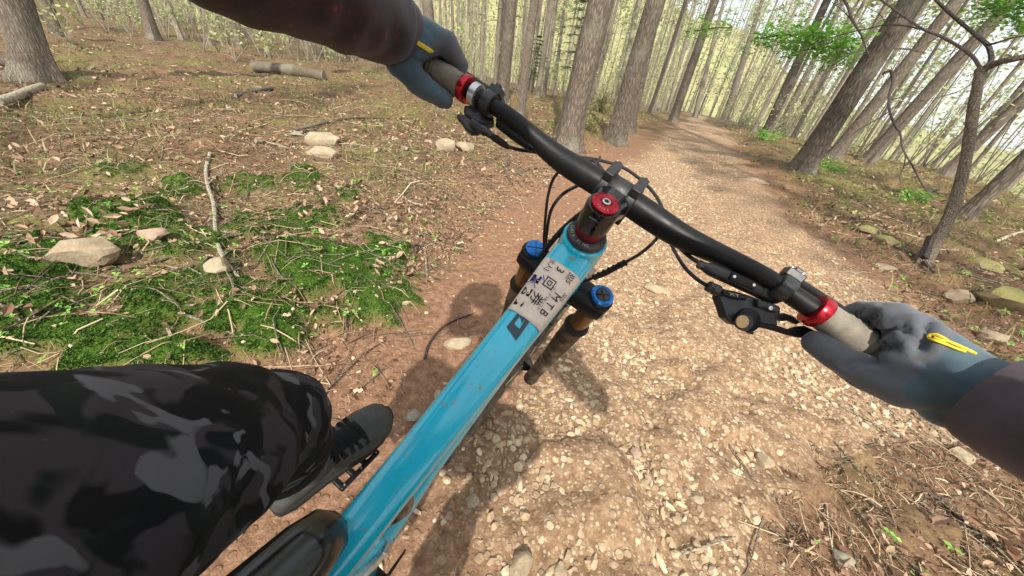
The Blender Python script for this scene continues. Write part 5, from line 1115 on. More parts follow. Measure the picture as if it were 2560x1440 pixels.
# fork, front wheel
FK = empty('fork'); FK.parent = BIKE
CP = -0.118 * U + 0.0222 * PF
crown = MB(); crown.loft([sect(-0.140 * U + 0.018 * PF + XS * x, XS, w, h, 18, 2.8, PF) for x, w, h in ((-0.088, 0.040, 0.036), (-0.07, 0.050, 0.044), (-0.03, 0.056, 0.040), (0.03, 0.056, 0.040), (0.07, 0.050, 0.044), (0.088, 0.040, 0.036))])
for sg in (-1, 1): crown.lathe([(0.0190, 0.0), (0.0215, -0.002), (0.0235, -0.006), (0.0240, -0.040), (0.0225, -0.043), (0.0183, -0.044)], CP + XS * 0.0694 * sg, U, 32)
link('crown', crown.mesh('crown'), MAT['black_matt'], FK)
for sg in (-1, 1):
    c0 = CP + XS * 0.0694 * sg
    link('stanchion', MB().lathe([(0.0180, -0.043), (0.0180, -0.30)], c0, U, 32).mesh('stanchion'), MAT['gold'], FK)
    lo = MB().lathe([(0.0186, -0.120), (0.0235, -0.121), (0.0248, -0.124), (0.0235, -0.129), (0.0225, -0.133), (0.0228, -0.20), (0.0205, -0.30), (0.0190, -0.50), (0.021, -0.53), (0.021, -0.555), (0.012, -0.565)], c0, U, 32); lw = link('lower_leg', lo.mesh('lower_leg'), MAT['muddy_black'], FK)
    link('dust_wiper', MB().lathe([(0.0184, -0.1165), (0.0215, -0.117), (0.0250, -0.1195), (0.0256, -0.1235), (0.0240, -0.126)], c0, U, 36).mesh('dust_wiper'), MAT['black_rubber'], lw)
    if sg < 0:
        cp_ = link('fork_cap', MB().lathe([(0.0176, -0.001), (0.0178, 0.0035), (0.0168, 0.0050), (0.0002, 0.0058)], c0, U, 36).mesh('fork_cap'), MAT['blue_alloy'], FK)
        for k in range(4):
            th = math.radians(35 + 90 * k); d = math.cos(th) * XS + math.sin(th) * PF; e = -math.sin(th) * XS + math.cos(th) * PF
            link('cap_rib', MB().box(c0 + d * 0.0075 + U * 0.0058, d * 0.0140, e * 0.0011, U * 0.0016).mesh('cap_rib'), MAT['dark_print'], cp_)
    else:
        cp_ = link('fork_cap', MB().lathe([(0.0192, -0.001), (0.0200, 0.002), (0.0196, 0.0055), (0.0165, 0.0075), (0.0128, 0.0070), (0.0118, 0.0040)], c0, U, 40).mesh('fork_cap'), MAT['blue_alloy'], FK)
        kb = link('air_knob', MB().lathe([(0.0117, 0.0040), (0.0117, 0.0072), (0.0105, 0.0082), (0.0002, 0.0084)], c0, U, 28).mesh('air_knob'), MAT['dark_grey'], FK)
        for k in range(4):
            th = math.radians(40 + 90 * k); d = math.cos(th) * XS + math.sin(th) * PF; e = -math.sin(th) * XS + math.cos(th) * PF
            link('knob_rib', MB().box(c0 + d * 0.0052 + U * 0.0084, d * 0.0105, e * 0.0020, U * 0.0028).mesh('knob_rib'), MAT['black_gloss'], kb)
FA = -0.110 * U - 0.545 * U + 0.044 * PF
link('axle', MB().lathe([(0.009, -0.078), (0.009, 0.078)], FA, XS, 16).mesh('axle'), MAT['black_matt'], FK)
arch = MB().tube(smooth_curve([CP + XS * -0.068 - U * 0.14 + PF * 0.012, CP + XS * -0.058 - U * 0.105 + PF * 0.034, CP - U * 0.085 + PF * 0.045, CP + XS * 0.058 - U * 0.105 + PF * 0.034, CP + XS * 0.068 - U * 0.14 + PF * 0.012], 5), 0.011, 10); link('arch', arch.mesh('arch'), MAT['muddy_black'], FK)
def wheel(c, axis, par_name, lab=None):
    w = empty(par_name); w.parent = BIKE; axis = axis / np.linalg.norm(axis)
    prof = [(0.318, -0.016), (0.335, -0.028), (0.352, -0.029), (0.362, -0.022), (0.367, -0.010), (0.368, 0.0), (0.367, 0.010), (0.362, 0.022), (0.352, 0.029), (0.335, 0.028), (0.318, 0.016)]
    tyre = MB().lathe(prof, c, axis, 96, cap=False)
    r0 = np.array([0, 1., 0]) - axis * axis[1]; r0 /= np.linalg.norm(r0); r1 = np.cross(axis, r0)
    for k in range(76):
        th = 2 * math.pi * k / 76; d = math.cos(th) * r0 + math.sin(th) * r1; e = -math.sin(th) * r0 + math.cos(th) * r1
        for h, rr in ((-0.025, 0.3615), (0.025, 0.3615)) if k % 2 else ((-0.010, 0.3695), (0.010, 0.3695)):
            tyre.box(c + d * rr + axis * h, e * 0.016, axis * 0.012, d * 0.008)
    link('tyre', tyre.mesh('tyre'), MAT['tyre'], w)
    link('rim', MB().lathe([(0.300, -0.012), (0.320, -0.016), (0.322, 0.016), (0.300, 0.012), (0.296, 0)], c, axis, 72, cap=False).mesh('rim'), MAT['black_matt'], w)
    link('hub', MB().lathe([(0.010, -0.055), (0.028, -0.03), (0.018, -0.02), (0.018, 0.02), (0.028, 0.03), (0.010, 0.055)], c, axis, 24).mesh('hub'), MAT['black_gloss'], w)
    s = MB()
    for k in range(28):
        th = 2 * math.pi * k / 28; d = math.cos(th) * r0 + math.sin(th) * r1; d2 = math.cos(th + .25 * (-1) ** (k // 2)) * r0 + math.sin(th + .25 * (-1) ** (k // 2)) * r1; s.tube([c + d * 0.026 + axis * 0.028 * (-1) ** k, c + d2 * 0.305], 0.0009, 4)
    link('spokes', s.mesh('spokes'), MAT['steel'], w)
wheel(FA, XS, 'front_wheel'); wheel(RA, np.array([1., 0, 0]), 'rear_wheel')
# saddle, post, cranks
sad = MB(); rr = []
for y, z, w, h in ((-0.338, -0.146, 0.016, 0.014), (-0.346, -0.140, 0.034, 0.026), (-0.365, -0.132, 0.042, 0.032), (-0.40, -0.124, 0.048, 0.034), (-0.46, -0.116, 0.066, 0.036), (-0.52, -0.108, 0.100, 0.040), (-0.57, -0.100, 0.130, 0.044), (-0.60, -0.098, 0.134, 0.040), (-0.615, -0.100, 0.11, 0.024)):
    rr.append(sect((-0.014, y - 0.018, z - 0.012), (0, -1, 0.12), w, h, 24, 2.4))
sad.loft(rr); bp('saddle', sad, 'black_gloss', None, 60)
bp('seat_post', MB().tube([np.array([0, -0.40, -0.19]), np.array([0, -0.47, -0.12])], 0.0155, 20), 'black_gloss')
PED = {-1: bz(862, 1138, 0.765), 1: 2 * BBp - bz(862, 1138, 0.765)}
for sg in (-1, 1):
    p = PED[sg]; a = BBp + np.array([0.052 * sg, 0, 0]); e = np.array([0.078 * sg, p[1], p[2]])
    bp('crank_arm', MB().tube([a, (a + e) / 2, e], [0.019, 0.015, 0.015], 14, flat=0.55, up=(1, 0, 0)), 'silver' if sg > 0 else 'black_gloss')
    pd = empty('pedal'); pd.parent = BIKE; ydir = np.array([0, 1., 0]); c0 = np.array([p[0] * 1.0, p[1], p[2]])
    for k, (dy) in enumerate((-0.048, -0.016, 0.016, 0.048)): link('pedal_bar', bev(link('pedal_plate', MB().box(c0 + ydir * dy, np.array([0.10, 0, 0]), ydir * 0.012, np.array([0, 0, 0.013])).mesh('pedal_bar'), MAT['black_matt'], pd), .002).data, None, pd) if False else bev(link('cross_bar', MB().box(c0 + ydir * dy, np.array([0.10, 0, 0]), ydir * 0.012, np.array([0, 0, 0.013])).mesh('cross_bar'), MAT['black_matt'], pd), 0.002)
    for k in (-1, 1):
        bev(link('side_plate', MB().box(c0 + np.array([0.052 * k, 0, 0]), np.array([0.011, 0, 0]), ydir * 0.108, np.array([0, 0, 0.014])).mesh('side_plate'), MAT['black_matt'], pd), 0.003)
        for dy in (-0.045, 0, 0.045): link('pin', MB().lathe([(0.002, 0), (0.002, 0.005)], c0 + np.array([0.052 * k, dy, 0.007]), (0, 0, 1), 8).mesh('pin'), MAT['steel'], pd)
ring = MB().lathe([(0.05, 0.0), (0.068, 0), (0.068, 0.003), (0.05, 0.003)], BBp + np.array([0.048, 0, 0]), (1, 0, 0), 48, cap=False); bp('chainring', ring, 'black_matt')
b = MB()
for sgn, r1_, r2_ in ((1, 0.07, 0.05), (-1, 0.07, 0.05)): b.tube([BBp + np.array([0.05, 0, r1_ * sgn]), RA + np.array([0.05, 0, r2_ * sgn])], 0.0035, 6)
bp('chain', b, 'muddy_black')
bp('bottom_bracket', MB().lathe([(0.024, -0.05), (0.024, 0.05)], BBp, (1, 0, 0), 24), 'black_matt')
# the pale hose that shows beside the seat stay
bp('derailleur_hose', MB().tube(smooth_curve([bz(975, 1352, .50), bz(958, 1382, .50), bz(940, 1405, .48), bz(905, 1440, .45), bz(850, 1500, .42)], 6), [0.0065] * 25 if False else 0.006, 10, flat=0.6), 'silver')

# ------------------------------------------------------------------ the rider
from mathutils import noise as mnoise
from mathutils.bvhtree import BVHTree
PERSON = empty('person', b2w((0, -0.62, -0.9))); tag(PERSON, 'person riding, plum jersey, blue grey gloves, black camouflage shorts and black shoe', 'person')
PB = np.array(PERSON.location)
def C(x, y, z): return CAM + M @ np.array([x, y, z])
def capsule(b, p0, r0, p1, r1, n=18):
    p0, p1 = np.asarray(p0, float), np.asarray(p1, float); L = np.linalg.norm(p1 - p0); k = 5
    prof = [(max(1e-4, r0 * math.sin(math.pi / 2 * i / k)), -r0 * math.cos(math.pi / 2 * i / k)) for i in range(k)] + [(r0, 0), (r1, L)] + [(max(1e-4, r1 * math.cos(math.pi / 2 * i / k)), L + r1 * math.sin(math.pi / 2 * i / k)) for i in range(1, k + 1)]
    b.lathe(prof, p0, p1 - p0, n)
def blob(name, chains, voxel, smooth=6, wrinkle=None, fac=0.5):
    """one continuous skin over tapering limbs: voxel union, then relaxed"""
    b = MB()
    for ch in chains:
        for (p, r), (q, s) in zip(ch[:-1], ch[1:]): capsule(b, p - PB, r, q - PB, s)
    o = link(name, b.mesh(name, 0)); m = o.modifiers.new('union', 'REMESH'); m.mode = 'VOXEL'; m.voxel_size = voxel; m.use_smooth_shade = True
    s = o.modifiers.new('relax', 'SMOOTH'); s.factor = fac; s.iterations = smooth
    dg = bpy.context.evaluated_depsgraph_get(); me = bpy.data.meshes.new_from_object(o.evaluated_get(dg), depsgraph=dg); bpy.data.objects.remove(o); me.name = name
    if wrinkle:
        n = len(me.vertices); co = np.zeros(n * 3, dtype=np.float32); me.vertices.foreach_get('co', co); co = co.reshape(-1, 3); no = np.zeros(n * 3, dtype=np.float32); me.vertices.foreach_get('normal', no); no = no.reshape(-1, 3)
        d = np.array([wrinkle(Vector(c)) for c in co]); co = co + no * d[:, None]; me.vertices.foreach_set('co', co.ravel().astype(np.float32))
    finish(me, 0); return me
def person_part(name, me, mat, par=None):
    return link(name, me, MAT[mat] if mat else None, par or PERSON)

def skinmat():
    t = NT('skin'); v = t.coord(1); n = t.noise(40, 4, 0.6, v)
    t.b.inputs['Subsurface Weight'].default_value = 0.1; t.b.inputs['Subsurface Radius'].default_value = (0.008, 0.003, 0.002)
    return t.out(t.ramp(n, [(0.3, (0.42, 0.26, 0.18)), (0.7, (0.52, 0.34, 0.25))]), 0.5, 0, 0.4)
MAT['skin'] = skinmat()
def weave(t, v): return t.noise(900, 2, 0.5, v)
def jersey_mat():
    t = NT('plum_jersey'); v = t.coord(1); n = t.noise(16, 5, 0.6, v); s = t.noise(60, 4, 0.7, v)
    c = t.ramp(n, [(0.35, (0.045, 0.034, 0.042)), (0.65, (0.085, 0.065, 0.078))])
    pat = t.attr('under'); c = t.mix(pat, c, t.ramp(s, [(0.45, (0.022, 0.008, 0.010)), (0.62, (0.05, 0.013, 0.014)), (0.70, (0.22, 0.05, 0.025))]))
    t.bump(t.math('ADD', t.math('MULTIPLY', weave(t, v), 0.3), n), 0.25, 0.002); t.b.inputs['Sheen Weight'].default_value = 0.12; return t.out(c, 0.75, 0, 0.25)
MAT['jersey'] = jersey_mat()
def glove_mat(name, a, b_):
    t = NT(name); v = t.coord(1); n = t.noise(35, 5, 0.6, v)
    t.bump(t.math('ADD', t.math('MULTIPLY', weave(t, v), 0.25), n), 0.3, 0.0015); t.b.inputs['Sheen Weight'].default_value = 0.2; return t.out(t.ramp(n, [(0.3, a), (0.7, b_)]), 0.8, 0, 0.25)
MAT['glove'] = glove_mat('blue_grey_glove', (0.072, 0.079, 0.094), (0.112, 0.12, 0.138))
MAT['glove_teal'] = glove_mat('teal_cuff', (0.05, 0.085, 0.11), (0.075, 0.12, 0.145))
MAT['glove_palm'] = glove_mat('dark_palm', (0.018, 0.018, 0.022), (0.03, 0.03, 0.035))
MAT['yellow'] = plain('yellow_print', (0.75, 0.56, 0.04), 0.6, 0, 0.3)
def camo_mat():
    t = NT('black_camouflage'); v = t.coord((19, 19, 13))
    a = t.noise(1.0, 2, 0.4, v, 0.9); b_ = t.noise(1.25, 2, 0.4, t.coord((15, 22, 14)), 0.7); d = t.noise(1.5, 2, 0.4, t.coord((12, 21, 15)), 0.9)
    c = t.mix(t.ramp(a, [(0.475, 0.0), (0.515, 1.0)]), (0.007, 0.008, 0.010), (0.044, 0.040, 0.046))
    c = t.mix(t.ramp(b_, [(0.565, 0.0), (0.605, 1.0)]), c, (0.010, 0.014, 0.014))
    c = t.mix(t.ramp(d, [(0.60, 0.0), (0.63, 1.0)]), c, (0.115, 0.115, 0.128))
    mud = t.noise(110, 3, 0.5, t.coord(1)); c = t.mix(t.ramp(mud, [(0.74, 0.0), (0.76, 0.6)]), c, (0.2, 0.16, 0.1))
    t.bump(t.math('ADD', t.math('MULTIPLY', weave(t, t.coord(1)), 0.3), t.noise(20, 4, 0.6, t.coord(1))), 0.25, 0.002); return t.out(c, 0.8, 0, 0.15)
MAT['camo'] = camo_mat()
MAT['shoe'] = plain('black_shoe_upper', (0.048, 0.050, 0.047), 0.62, 0, 0.35, 0.35, 30, 0.25, 220, 0.001)
MAT['sole'] = plain('dark_rubber_sole', (0.018, 0.018, 0.018), 0.8, 0, 0.3, 0.3, 60)
MAT['lace'] = plain('black_lace', (0.008, 0.008, 0.009), 0.8, 0, 0.2)
MAT['sock'] = plain('grey_sock', (0.10, 0.10, 0.11), 0.9, 0, 0.2)

SHL, SHR, NECK = C(-0.165, -0.185, -0.13), C(0.25, -0.07, -0.12), C(0.04, -0.21, -0.13)
ELL, WRL = C(-0.200, -0.252, 0.215), C((1003 - 1280) / 800 * .44, (86 - 720) / 800 * .44, .44)
ELR, WRR = C(0.455, 0.20, 0.07), C((2392 - 1280) / 800 * .288, (948 - 720) / 800 * .288, .288)
CHEST, BELLY, PELV = C(0.035, -0.03, -0.19), C(-0.075, 0.10, -0.20), C(-0.17, 0.18, -0.19)
HIPL, HIPR = C(-0.262, 0.103, -0.11), C(-0.10, 0.25, -0.15)
KNL, ANL = C((640 - 1280) / 800 * .385, (1076 - 720) / 800 * .385, .385), C((762 - 1280) / 800 * .635, (1166 - 720) / 800 * .635, .635)
KNR, ANR = b2w((0.26, -0.33, -0.20)), b2w((0.187, -0.52, -0.47))
HEAD = C(-0.03, -0.37, -0.03)
def lerp(a, b, t): return a * (1 - t) + b * t
# hand joints: s along the bar, angle about the bar (0 up, 90 ahead), radius from the bar's axis, all in the bike's frame
def gp(s, th, r, sg):
    d = barp((s + .01) * sg) - barp(s * sg); d /= np.linalg.norm(d); f = PF - d * (PF @ d); f /= np.linalg.norm(f); n = np.cross(f, d) * (-1 if sg > 0 else 1); n = n if n @ U > 0 else -n
    a = math.radians(th); return b2w(barp(s * sg) + r * (math.cos(a) * n + math.sin(a) * f))
def hand(sg, wr):
    ch = []
    for k, (s0, s1, rr, L) in enumerate(((0.302, 0.296, 0.0102, 1.0), (0.324, 0.321, 0.0106, 1.05), (0.346, 0.345, 0.0102, 1.0), (0.367, 0.368, 0.0090, 0.9))):
        mcp = gp(s0, 22, 0.0375, sg)
        ch.append([(mcp, rr * 1.12), (gp(s1, 82, 0.0335 * (0.9 + .1 * L), sg), rr * 1.04), (gp(s1, 138, 0.0290, sg), rr * 0.95), (gp(s1 + .001, 196, 0.0265, sg), rr * 0.86)])
        mid = lerp(wr, mcp, 0.5) + 0.004 * (np.array(gp(s0, -10, 1, sg)) - np.array(gp(s0, -10, 0, sg)))
        ch.append([(wr, 0.021), (mid, 0.0165), (mcp, rr * 1.15)])
    heel = gp(0.372, -62, 0.036, sg); ch.append([(wr, 0.024), (heel, 0.0175), (gp(0.366, 10, 0.034, sg), 0.013)])
    th0 = gp(0.340, -75, 0.036, sg); th1 = gp(0.318, -98, 0.0335, sg); th2 = gp(0.294, -112, 0.0305, sg); th3 = gp(0.275, -122, 0.0285, sg)
    ch.append([(wr, 0.022), (th0, 0.0178), (th1, 0.0135), (th2, 0.0118), (th3, 0.0098)])
    ch.append([(th0, 0.016), (gp(0.325, -30, 0.034, sg), 0.013), (gp(0.312, 12, 0.036, sg), 0.012)])
    return ch
# the body: one continuous figure, mostly under clothes
limb = []
limb.append([(NECK, .055), (CHEST, .10), (BELLY, .105), (PELV, .12)])
limb += [[(NECK, .05), (SHL, .055), (ELL, .040), (lerp(ELL, WRL, .35), .040), (WRL, .025)], [(NECK, .05), (SHR, .055), (ELR, .040), (lerp(ELR, WRR, .35), .040), (WRR, .025)]]
limb += [[(PELV, .11), (HIPL, .085), (KNL, .056), (lerp(KNL, ANL, .3), .052), (ANL, .034), (ANL + (b2w((0, .03, -.05)) - b2w((0, 0, 0))), .025)], [(PELV, .11), (HIPR, .085), (KNR, .056), (lerp(KNR, ANR, .3), .052), (ANR, .034), (ANR + (b2w((0, .03, -.05)) - b2w((0, 0, 0))), .025)]]
limb += [[(NECK, .055), (lerp(NECK, HEAD, .5), .055), (HEAD, .088)]]
for sg, wr in ((-1, WRL), (1, WRR)): limb += [[(wr, .022), (lerp(wr, gp(0.335, -10, .034, sg), .7), .015)]]
person_part('body', blob('body', limb, 0.009, 5), 'skin')
# jersey with sleeves
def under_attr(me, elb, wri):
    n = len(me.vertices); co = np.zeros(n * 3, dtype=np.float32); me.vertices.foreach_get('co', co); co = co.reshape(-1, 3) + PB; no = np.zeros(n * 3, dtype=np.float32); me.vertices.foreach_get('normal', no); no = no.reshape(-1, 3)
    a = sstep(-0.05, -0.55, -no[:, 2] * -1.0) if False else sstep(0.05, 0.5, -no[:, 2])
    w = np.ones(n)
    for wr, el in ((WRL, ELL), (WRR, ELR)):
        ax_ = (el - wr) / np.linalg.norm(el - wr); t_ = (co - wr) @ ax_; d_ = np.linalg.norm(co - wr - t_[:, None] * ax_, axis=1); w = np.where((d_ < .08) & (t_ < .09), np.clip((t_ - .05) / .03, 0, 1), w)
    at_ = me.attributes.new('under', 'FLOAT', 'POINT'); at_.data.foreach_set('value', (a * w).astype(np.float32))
def sleeve_wr(c):
    p = np.array(c) + PB; o = 0
    for e, w in ((ELL, WRL), (ELR, WRR)):
        ax_ = (w - e) / np.linalg.norm(w - e); t_ = (p - e) @ ax_; d_ = np.linalg.norm(p - e - t_ * ax_)
        if d_ < 0.09: o = 0.0035 * mnoise.noise(Vector((t_ * 14, d_ * 10, 0)) + c * 16) + 0.003 * mnoise.noise(c * 26 + Vector((t_ * 20, 0, 0)))
    return o + 0.005 * mnoise.noise(c * 7)
cuffL, cuffR = lerp(WRL, ELL, 0.19), lerp(WRR, ELR, 0.24)
jl = [[(NECK, .07), (CHEST, .118), (BELLY, .112), (PELV, .12)], [(NECK, .06), (SHL, .068), (lerp(SHL, ELL, .5), .060), (ELL, .056), (lerp(ELL, WRL, .4), .056), (lerp(ELL, WRL, .75), .047), (cuffL, .041)],
      [(NECK, .07), (SHR, .085), (lerp(SHR, ELR, .5), .066), (ELR, .060), (lerp(ELR, WRR, .3), .058), (cuffR, .043)]]
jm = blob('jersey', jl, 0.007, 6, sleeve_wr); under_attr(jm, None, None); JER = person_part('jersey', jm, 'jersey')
for c, e, r in ((cuffL, ELL, .0425), (cuffR, ELR, .0440)):
    a = (c - e) / np.linalg.norm(c - e); link('cuff', MB().lathe([(r * 0.96, -0.026), (r, -0.024), (r * 1.005, -0.004), (r * 1.02, 0.016), (r * 0.985, 0.034), (r * 0.93, 0.041), (r * 0.82, 0.040), (r * 0.78, 0.02)], c - PB, a, 36, cap=False).mesh('cuff', 60), MAT['jersey'], JER)
# gloves
def glove_wr(c):
    q = Vector((c.x * 34 + c.y * 10, c.y * 16 - c.z * 12, c.z * 40)); f = mnoise.noise(q) + 0.5 * mnoise.noise(q * 2.1)
    return 0.0008 * mnoise.noise(c * 60) - 0.0024 * max(0.0, 0.34 - abs(f)) / 0.34 * (0.5 + 0.5 * mnoise.noise(c * 14)) + 0.0018
for sg, wr, el in ((-1, WRL, ELL), (1, WRR, ELR)):
    ax_ = (el - wr) / np.linalg.norm(el - wr)
    ch = [[(p, r * 1.13 + 0.0004) for p, r in c] for c in hand(sg, wr)] + [[(wr, .0285), (wr + ax_ * .035, .0300)]]
    me = blob('glove', ch, 0.0032, 3, glove_wr)
    if sg > 0:                                # the creases across the back of the glove
        t0 = BVHTree.FromPolygons([v.co for v in me.vertices], [p.vertices[:] for p in me.polygons]); cr = []
        for L in ([(2208, 846), (2228, 828), (2262, 812)], [(2268, 832), (2290, 816), (2318, 806)], [(2166, 806), (2176, 796), (2190, 790)], [(2180, 860), (2205, 870), (2240, 868)], [(2300, 870), (2312, 846), (2316, 822)], [(2120, 915), (2150, 905), (2190, 905)]):
            q = []
            for p in smooth_curve([np.array([*p, 0.0]) for p in L], 8):
                h = t0.ray_cast(Vector(CAM - PB), Vector(ray(p[0], p[1])).normalized())
                if h[0] is not None: q.append(np.array(h[0]))
            if q: cr.append(np.array(q))
        for v in me.vertices:
            c = np.array(v.co); e = 0.0
            for q in cr: d_ = np.sqrt(((q - c) ** 2).sum(1).min()); e += -0.0038 * math.exp(-(d_ / 0.0028) ** 2) + 0.0022 * math.exp(-((d_ - 0.0075) / 0.004) ** 2)
            if e: v.co = v.co + v.normal * e
    n = len(me.polygons); ce = np.zeros(n * 3, dtype=np.float32); me.polygons.foreach_get('center', ce); ce = ce.reshape(-1, 3) + PB; no = np.zeros(n * 3, dtype=np.float32); me.polygons.foreach_get('normal', no); no = no.reshape(-1, 3)
    t_ = (ce - wr) @ ax_; tow = no @ (M[:, 2] * -1.0); upn = no @ (M @ np.array([0.25, -1.0, 0.0]))
    gax = np.array([gp(0.335, 0, 0, sg)])[0]; din = np.linalg.norm(np.cross(ce - gax, (gp(.38, 0, 0, sg) - gp(.30, 0, 0, sg)) / np.linalg.norm(gp(.38, 0, 0, sg) - gp(.30, 0, 0, sg))), axis=1)
    mi = np.where((t_ > (-0.010 if sg > 0 else 0.014) - 0.010 * np.clip(upn, -1, 1)), 1, 0); mi = np.where((din < 0.030) & (tow < -0.2), 2, mi)
    for k in ('glove', 'glove_teal', 'glove_palm'): me.materials.append(MAT[k])
    me.polygons.foreach_set('material_index', mi.astype(np.int32)); g = person_part('glove', me, None)
    tree_ = BVHTree.FromPolygons([v.co for v in me.vertices], [p.vertices[:] for p in me.polygons])
    def hit(px, py):
        d = Vector(ray(px, py)).normalized(); h = tree_.ray_cast(Vector(CAM - PB), d); return None if h[0] is None else np.array(h[0]) - np.array(d) * 0.0012
    if sg > 0: lines = [[(690, 252), (712, 238), (760, 240), (815, 268), (848, 292), (930, 325), (1010, 362), (1065, 392)], [(690, 252), (700, 268), (760, 292), (830, 315), (900, 345), (980, 372)], [(740, 262), (790, 285), (835, 288)]]; cv = lambda p: (2100 + p[0] / 3.13, 760 + p[1] / 3.13)
    else: lines = [[(1030, 100), (1045, 106), (1062, 116), (1082, 129)], [(1034, 104), (1058, 119), (1076, 130)]]; cv = lambda p: p
    b = MB()
    for L in lines:
        q = [hit(*cv(p)) for p in [lerp(np.array(L[i]), np.array(L[i + 1]), k / 4) for i in range(len(L) - 1) for k in range(4)] + [L[-1]]]; q = [p for p in q if p is not None]
        if len(q) > 2: b.tube(q, 0.0013 if sg > 0 else 0.0017, 6, flat=1.0)
    if b.v: link('print', b.mesh('print'), MAT['yellow'], g)
    if sg > 0:
        pass
    for a0, a1 in (((0.0), (0.03)),):
        link('cuff_seam', MB().lathe([(0.0312, 0.030), (0.0322, 0.032), (0.0322, 0.037), (0.0300, 0.039), (0.026, 0.036)], wr - PB, ax_, 32, cap=False).mesh('cuff_seam'), MAT['glove_palm'], g)
# shorts
def short_wr(c):
    p = np.array(c) + PB; ax_ = (KNL - HIPL) / np.linalg.norm(KNL - HIPL); t_ = (p - HIPL) @ ax_
    return 0.009 * mnoise.noise(Vector((c.x * 6, c.y * 6, c.z * 6))) + 0.010 * mnoise.noise(c * 15 + Vector((t_ * 9, 0, 0))) * sstep(.25, .5, np.array(t_)) + 0.0036 * mnoise.noise(c * 34)
hemL, hemR = lerp(KNL, ANL, 0.17), lerp(KNR, ANR, 0.2)
sl = [[(BELLY, .11), (PELV, .145)], [(PELV, .13), (HIPL, .115), (lerp(HIPL, KNL, .5), .095), (lerp(HIPL, KNL, .85), .083), (KNL, .078), (hemL, .072)], [(PELV, .13), (HIPR, .115), (lerp(HIPR, KNR, .5), .100), (KNR, .085), (hemR, .08)]]
SHO = person_part('shorts', blob('shorts', sl, 0.008, 6, short_wr), 'camo')
a = (ANL - KNL) / np.linalg.norm(ANL - KNL)
link('knee_pad', MB().lathe([(0.060, 0.0), (0.066, 0.02), (0.066, 0.07), (0.060, 0.095), (0.056, 0.097), (0.05, 0.09)], hemL + a * 0.02 - PB, a, 32, cap=False).mesh('knee_pad', 60), MAT['lace'], SHO)
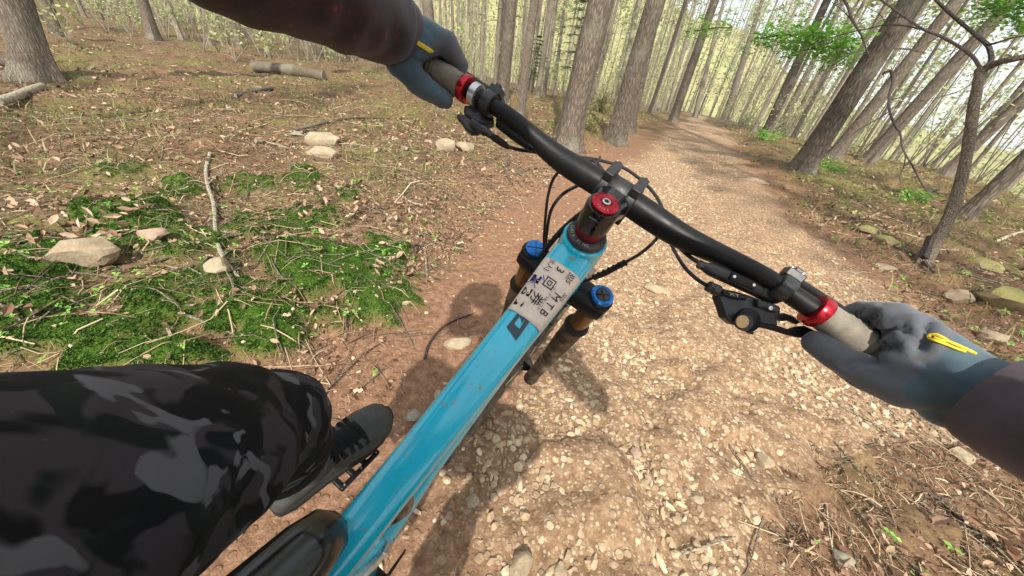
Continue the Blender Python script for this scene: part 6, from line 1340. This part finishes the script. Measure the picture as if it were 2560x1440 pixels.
# shoes: soft upper, sole, tongue, laces
def shoe(ank, sg):
    fw, up = (b2w((0, 1, 0)) - b2w((0, 0, 0))), (b2w((0, 0, 1)) - b2w((0, 0, 0))); sd = (b2w((1, 0, 0)) - b2w((0, 0, 0)))
    if sg < 0: fw = fw + sd * 0.06; fw /= np.linalg.norm(fw); sd = np.cross(fw, up)
    o = ank - fw * 0.065 - up * 0.085 - PB
    def P(x, y, z): return o + fw * x + sd * y + up * z
    rr = []
    for x, w, h, yc in ((0.0, .030, .040, 0), (0.006, .056, .070, 0), (0.03, .068, .094, 0), (0.07, .072, .104, 0), (0.105, .080, .094, 0), (0.14, .092, .076, -.002), (0.18, .102, .062, -.004), (0.215, .104, .054, -.005), (0.245, .096, .048, -.004), (0.268, .076, .042, 0), (0.282, .044, .034, .003), (0.287, .014, .022, .004)):
        ring = []
        for j in range(28):
            th = 2 * math.pi * j / 28; cx, sx = math.cos(th), math.sin(th); e = 2.4
            ring.append(P(x, (-sg) * -yc + w / 2 * math.copysign(abs(cx) ** (2 / e), cx) * (1 - 0.22 * max(0, sx)), 0.012 + (h - 0.012) * (0.5 + 0.5 * math.copysign(abs(sx) ** (2 / e), sx))))
        rr.append(ring)
    s = person_part('shoe', MB().loft(rr).mesh('shoe', 60), 'shoe')
    out = [(0.0, .03), (0.004, .052), (0.03, .070), (0.09, .078), (0.14, .094), (0.19, .110), (0.225, .108), (0.26, .088), (0.284, .050), (0.294, .012)]
    pts = [P(x, w / 2, 0) for x, w in out] + [P(x, -w / 2, 0) for x, w in out[::-1]]; bev(link('sole', MB().prism(pts, up * 0.022).mesh('sole'), MAT['sole'], s), 0.004, 3)
    def topz(x): return float(np.interp(x, [0.07, .105, .14, .18, .215, .245], [.104, .094, .076, .062, .054, .048]))
    tg = MB(); tr = []
    for x in np.linspace(0.085, 0.195, 8): tr.append([P(x, y, topz(x) + 0.0045 - abs(y) * 0.18 + dz) for y, dz in ((-.023, 0), (-.012, .002), (0, .003), (.012, .002), (.023, 0), (.023, -.008), (0, -.008), (-.023, -.008))])
    link('tongue', tg.loft(tr).mesh('tongue', 50), MAT['lace'], s)
    for i in range(5):
        x = 0.112 + i * 0.0185; w = 0.030 + 0.0015 * i
        pts = [P(x + 0.003 * (-1) ** i * t_, w * t_, topz(x) + 0.0085 - 0.016 * t_ * t_ - 0.002 * abs(t_)) for t_ in np.linspace(-1, 1, 9)]; link('lace', MB().tube(pts, 0.0046, 8, flat=0.45, up=up).mesh('lace'), MAT['lace'], s)
        for q in (-1, 1): link('eyelet', MB().box(P(x, q * (w + .002), topz(x) - 0.0085), fw * 0.009, sd * 0.010, up * 0.006).mesh('eyelet'), MAT['lace'], s)
    link('lace_bow', MB().tube(smooth_curve([P(.11, -.01, topz(.11) + .01), P(.10, -.05, .095), P(.085, -.085, .080), P(.07, -.10, .085)], 5), 0.0011, 5).mesh('lace_bow'), MAT['lace'], s)
    link('collar', MB().tube([P(x, y, z) for x, y, z in [(0.065 + .038 * math.cos(2 * math.pi * k / 16), .032 * math.sin(2 * math.pi * k / 16), .100 + 0.006 * math.cos(2 * math.pi * k / 16)) for k in range(17)]], 0.007, 8).mesh('collar'), MAT['sock'], s)
shoe(ANL, -1); shoe(ANR, 1)
a = (KNL - ANL) / np.linalg.norm(KNL - ANL); link('sock', MB().lathe([(0.036, -0.05), (0.041, 0), (0.042, 0.05), (0.044, 0.075), (0.040, 0.076)], ANL - PB, a, 28, cap=False).mesh('sock'), MAT['sock'], PERSON)
a = (KNR - ANR) / np.linalg.norm(KNR - ANR); link('sock', MB().lathe([(0.036, -0.05), (0.041, 0), (0.042, 0.05), (0.044, 0.075), (0.040, 0.076)], ANR - PB, a, 28, cap=False).mesh('sock'), MAT['sock'], PERSON)
# helmet
hu = (HEAD - NECK) / np.linalg.norm(HEAD - NECK); hm = MB(); hm.lathe([(0.095, -0.04), (0.108, -0.01), (0.110, 0.03), (0.100, 0.075), (0.068, 0.105), (0.001, 0.117)], HEAD - PB, hu, 28)
person_part('helmet', hm.mesh('helmet', 50), 'black_gloss')

# ------------------------------------------------------------------ thin spring haze between the trees
hz = link('haze', MB().box((0, 80, 31), (620, 0, 0), (0, 480, 0), (0, 0, 106)).mesh('haze', 0)); tag(hz, 'thin bright haze between the trees', None, None, 'stuff')
hm_ = bpy.data.materials.new('haze'); hm_.use_nodes = True; hn = hm_.node_tree.nodes; hn.clear(); ho = hn.new('ShaderNodeOutputMaterial'); hp_ = hn.new('ShaderNodeVolumePrincipled')
hp_.inputs['Color'].default_value = (0.95, 0.97, 0.94, 1); hp_.inputs['Density'].default_value = 0.0013; hp_.inputs['Anisotropy'].default_value = 0.2; hm_.node_tree.links.new(hp_.outputs[0], ho.inputs['Volume']); hz.data.materials.append(hm_)
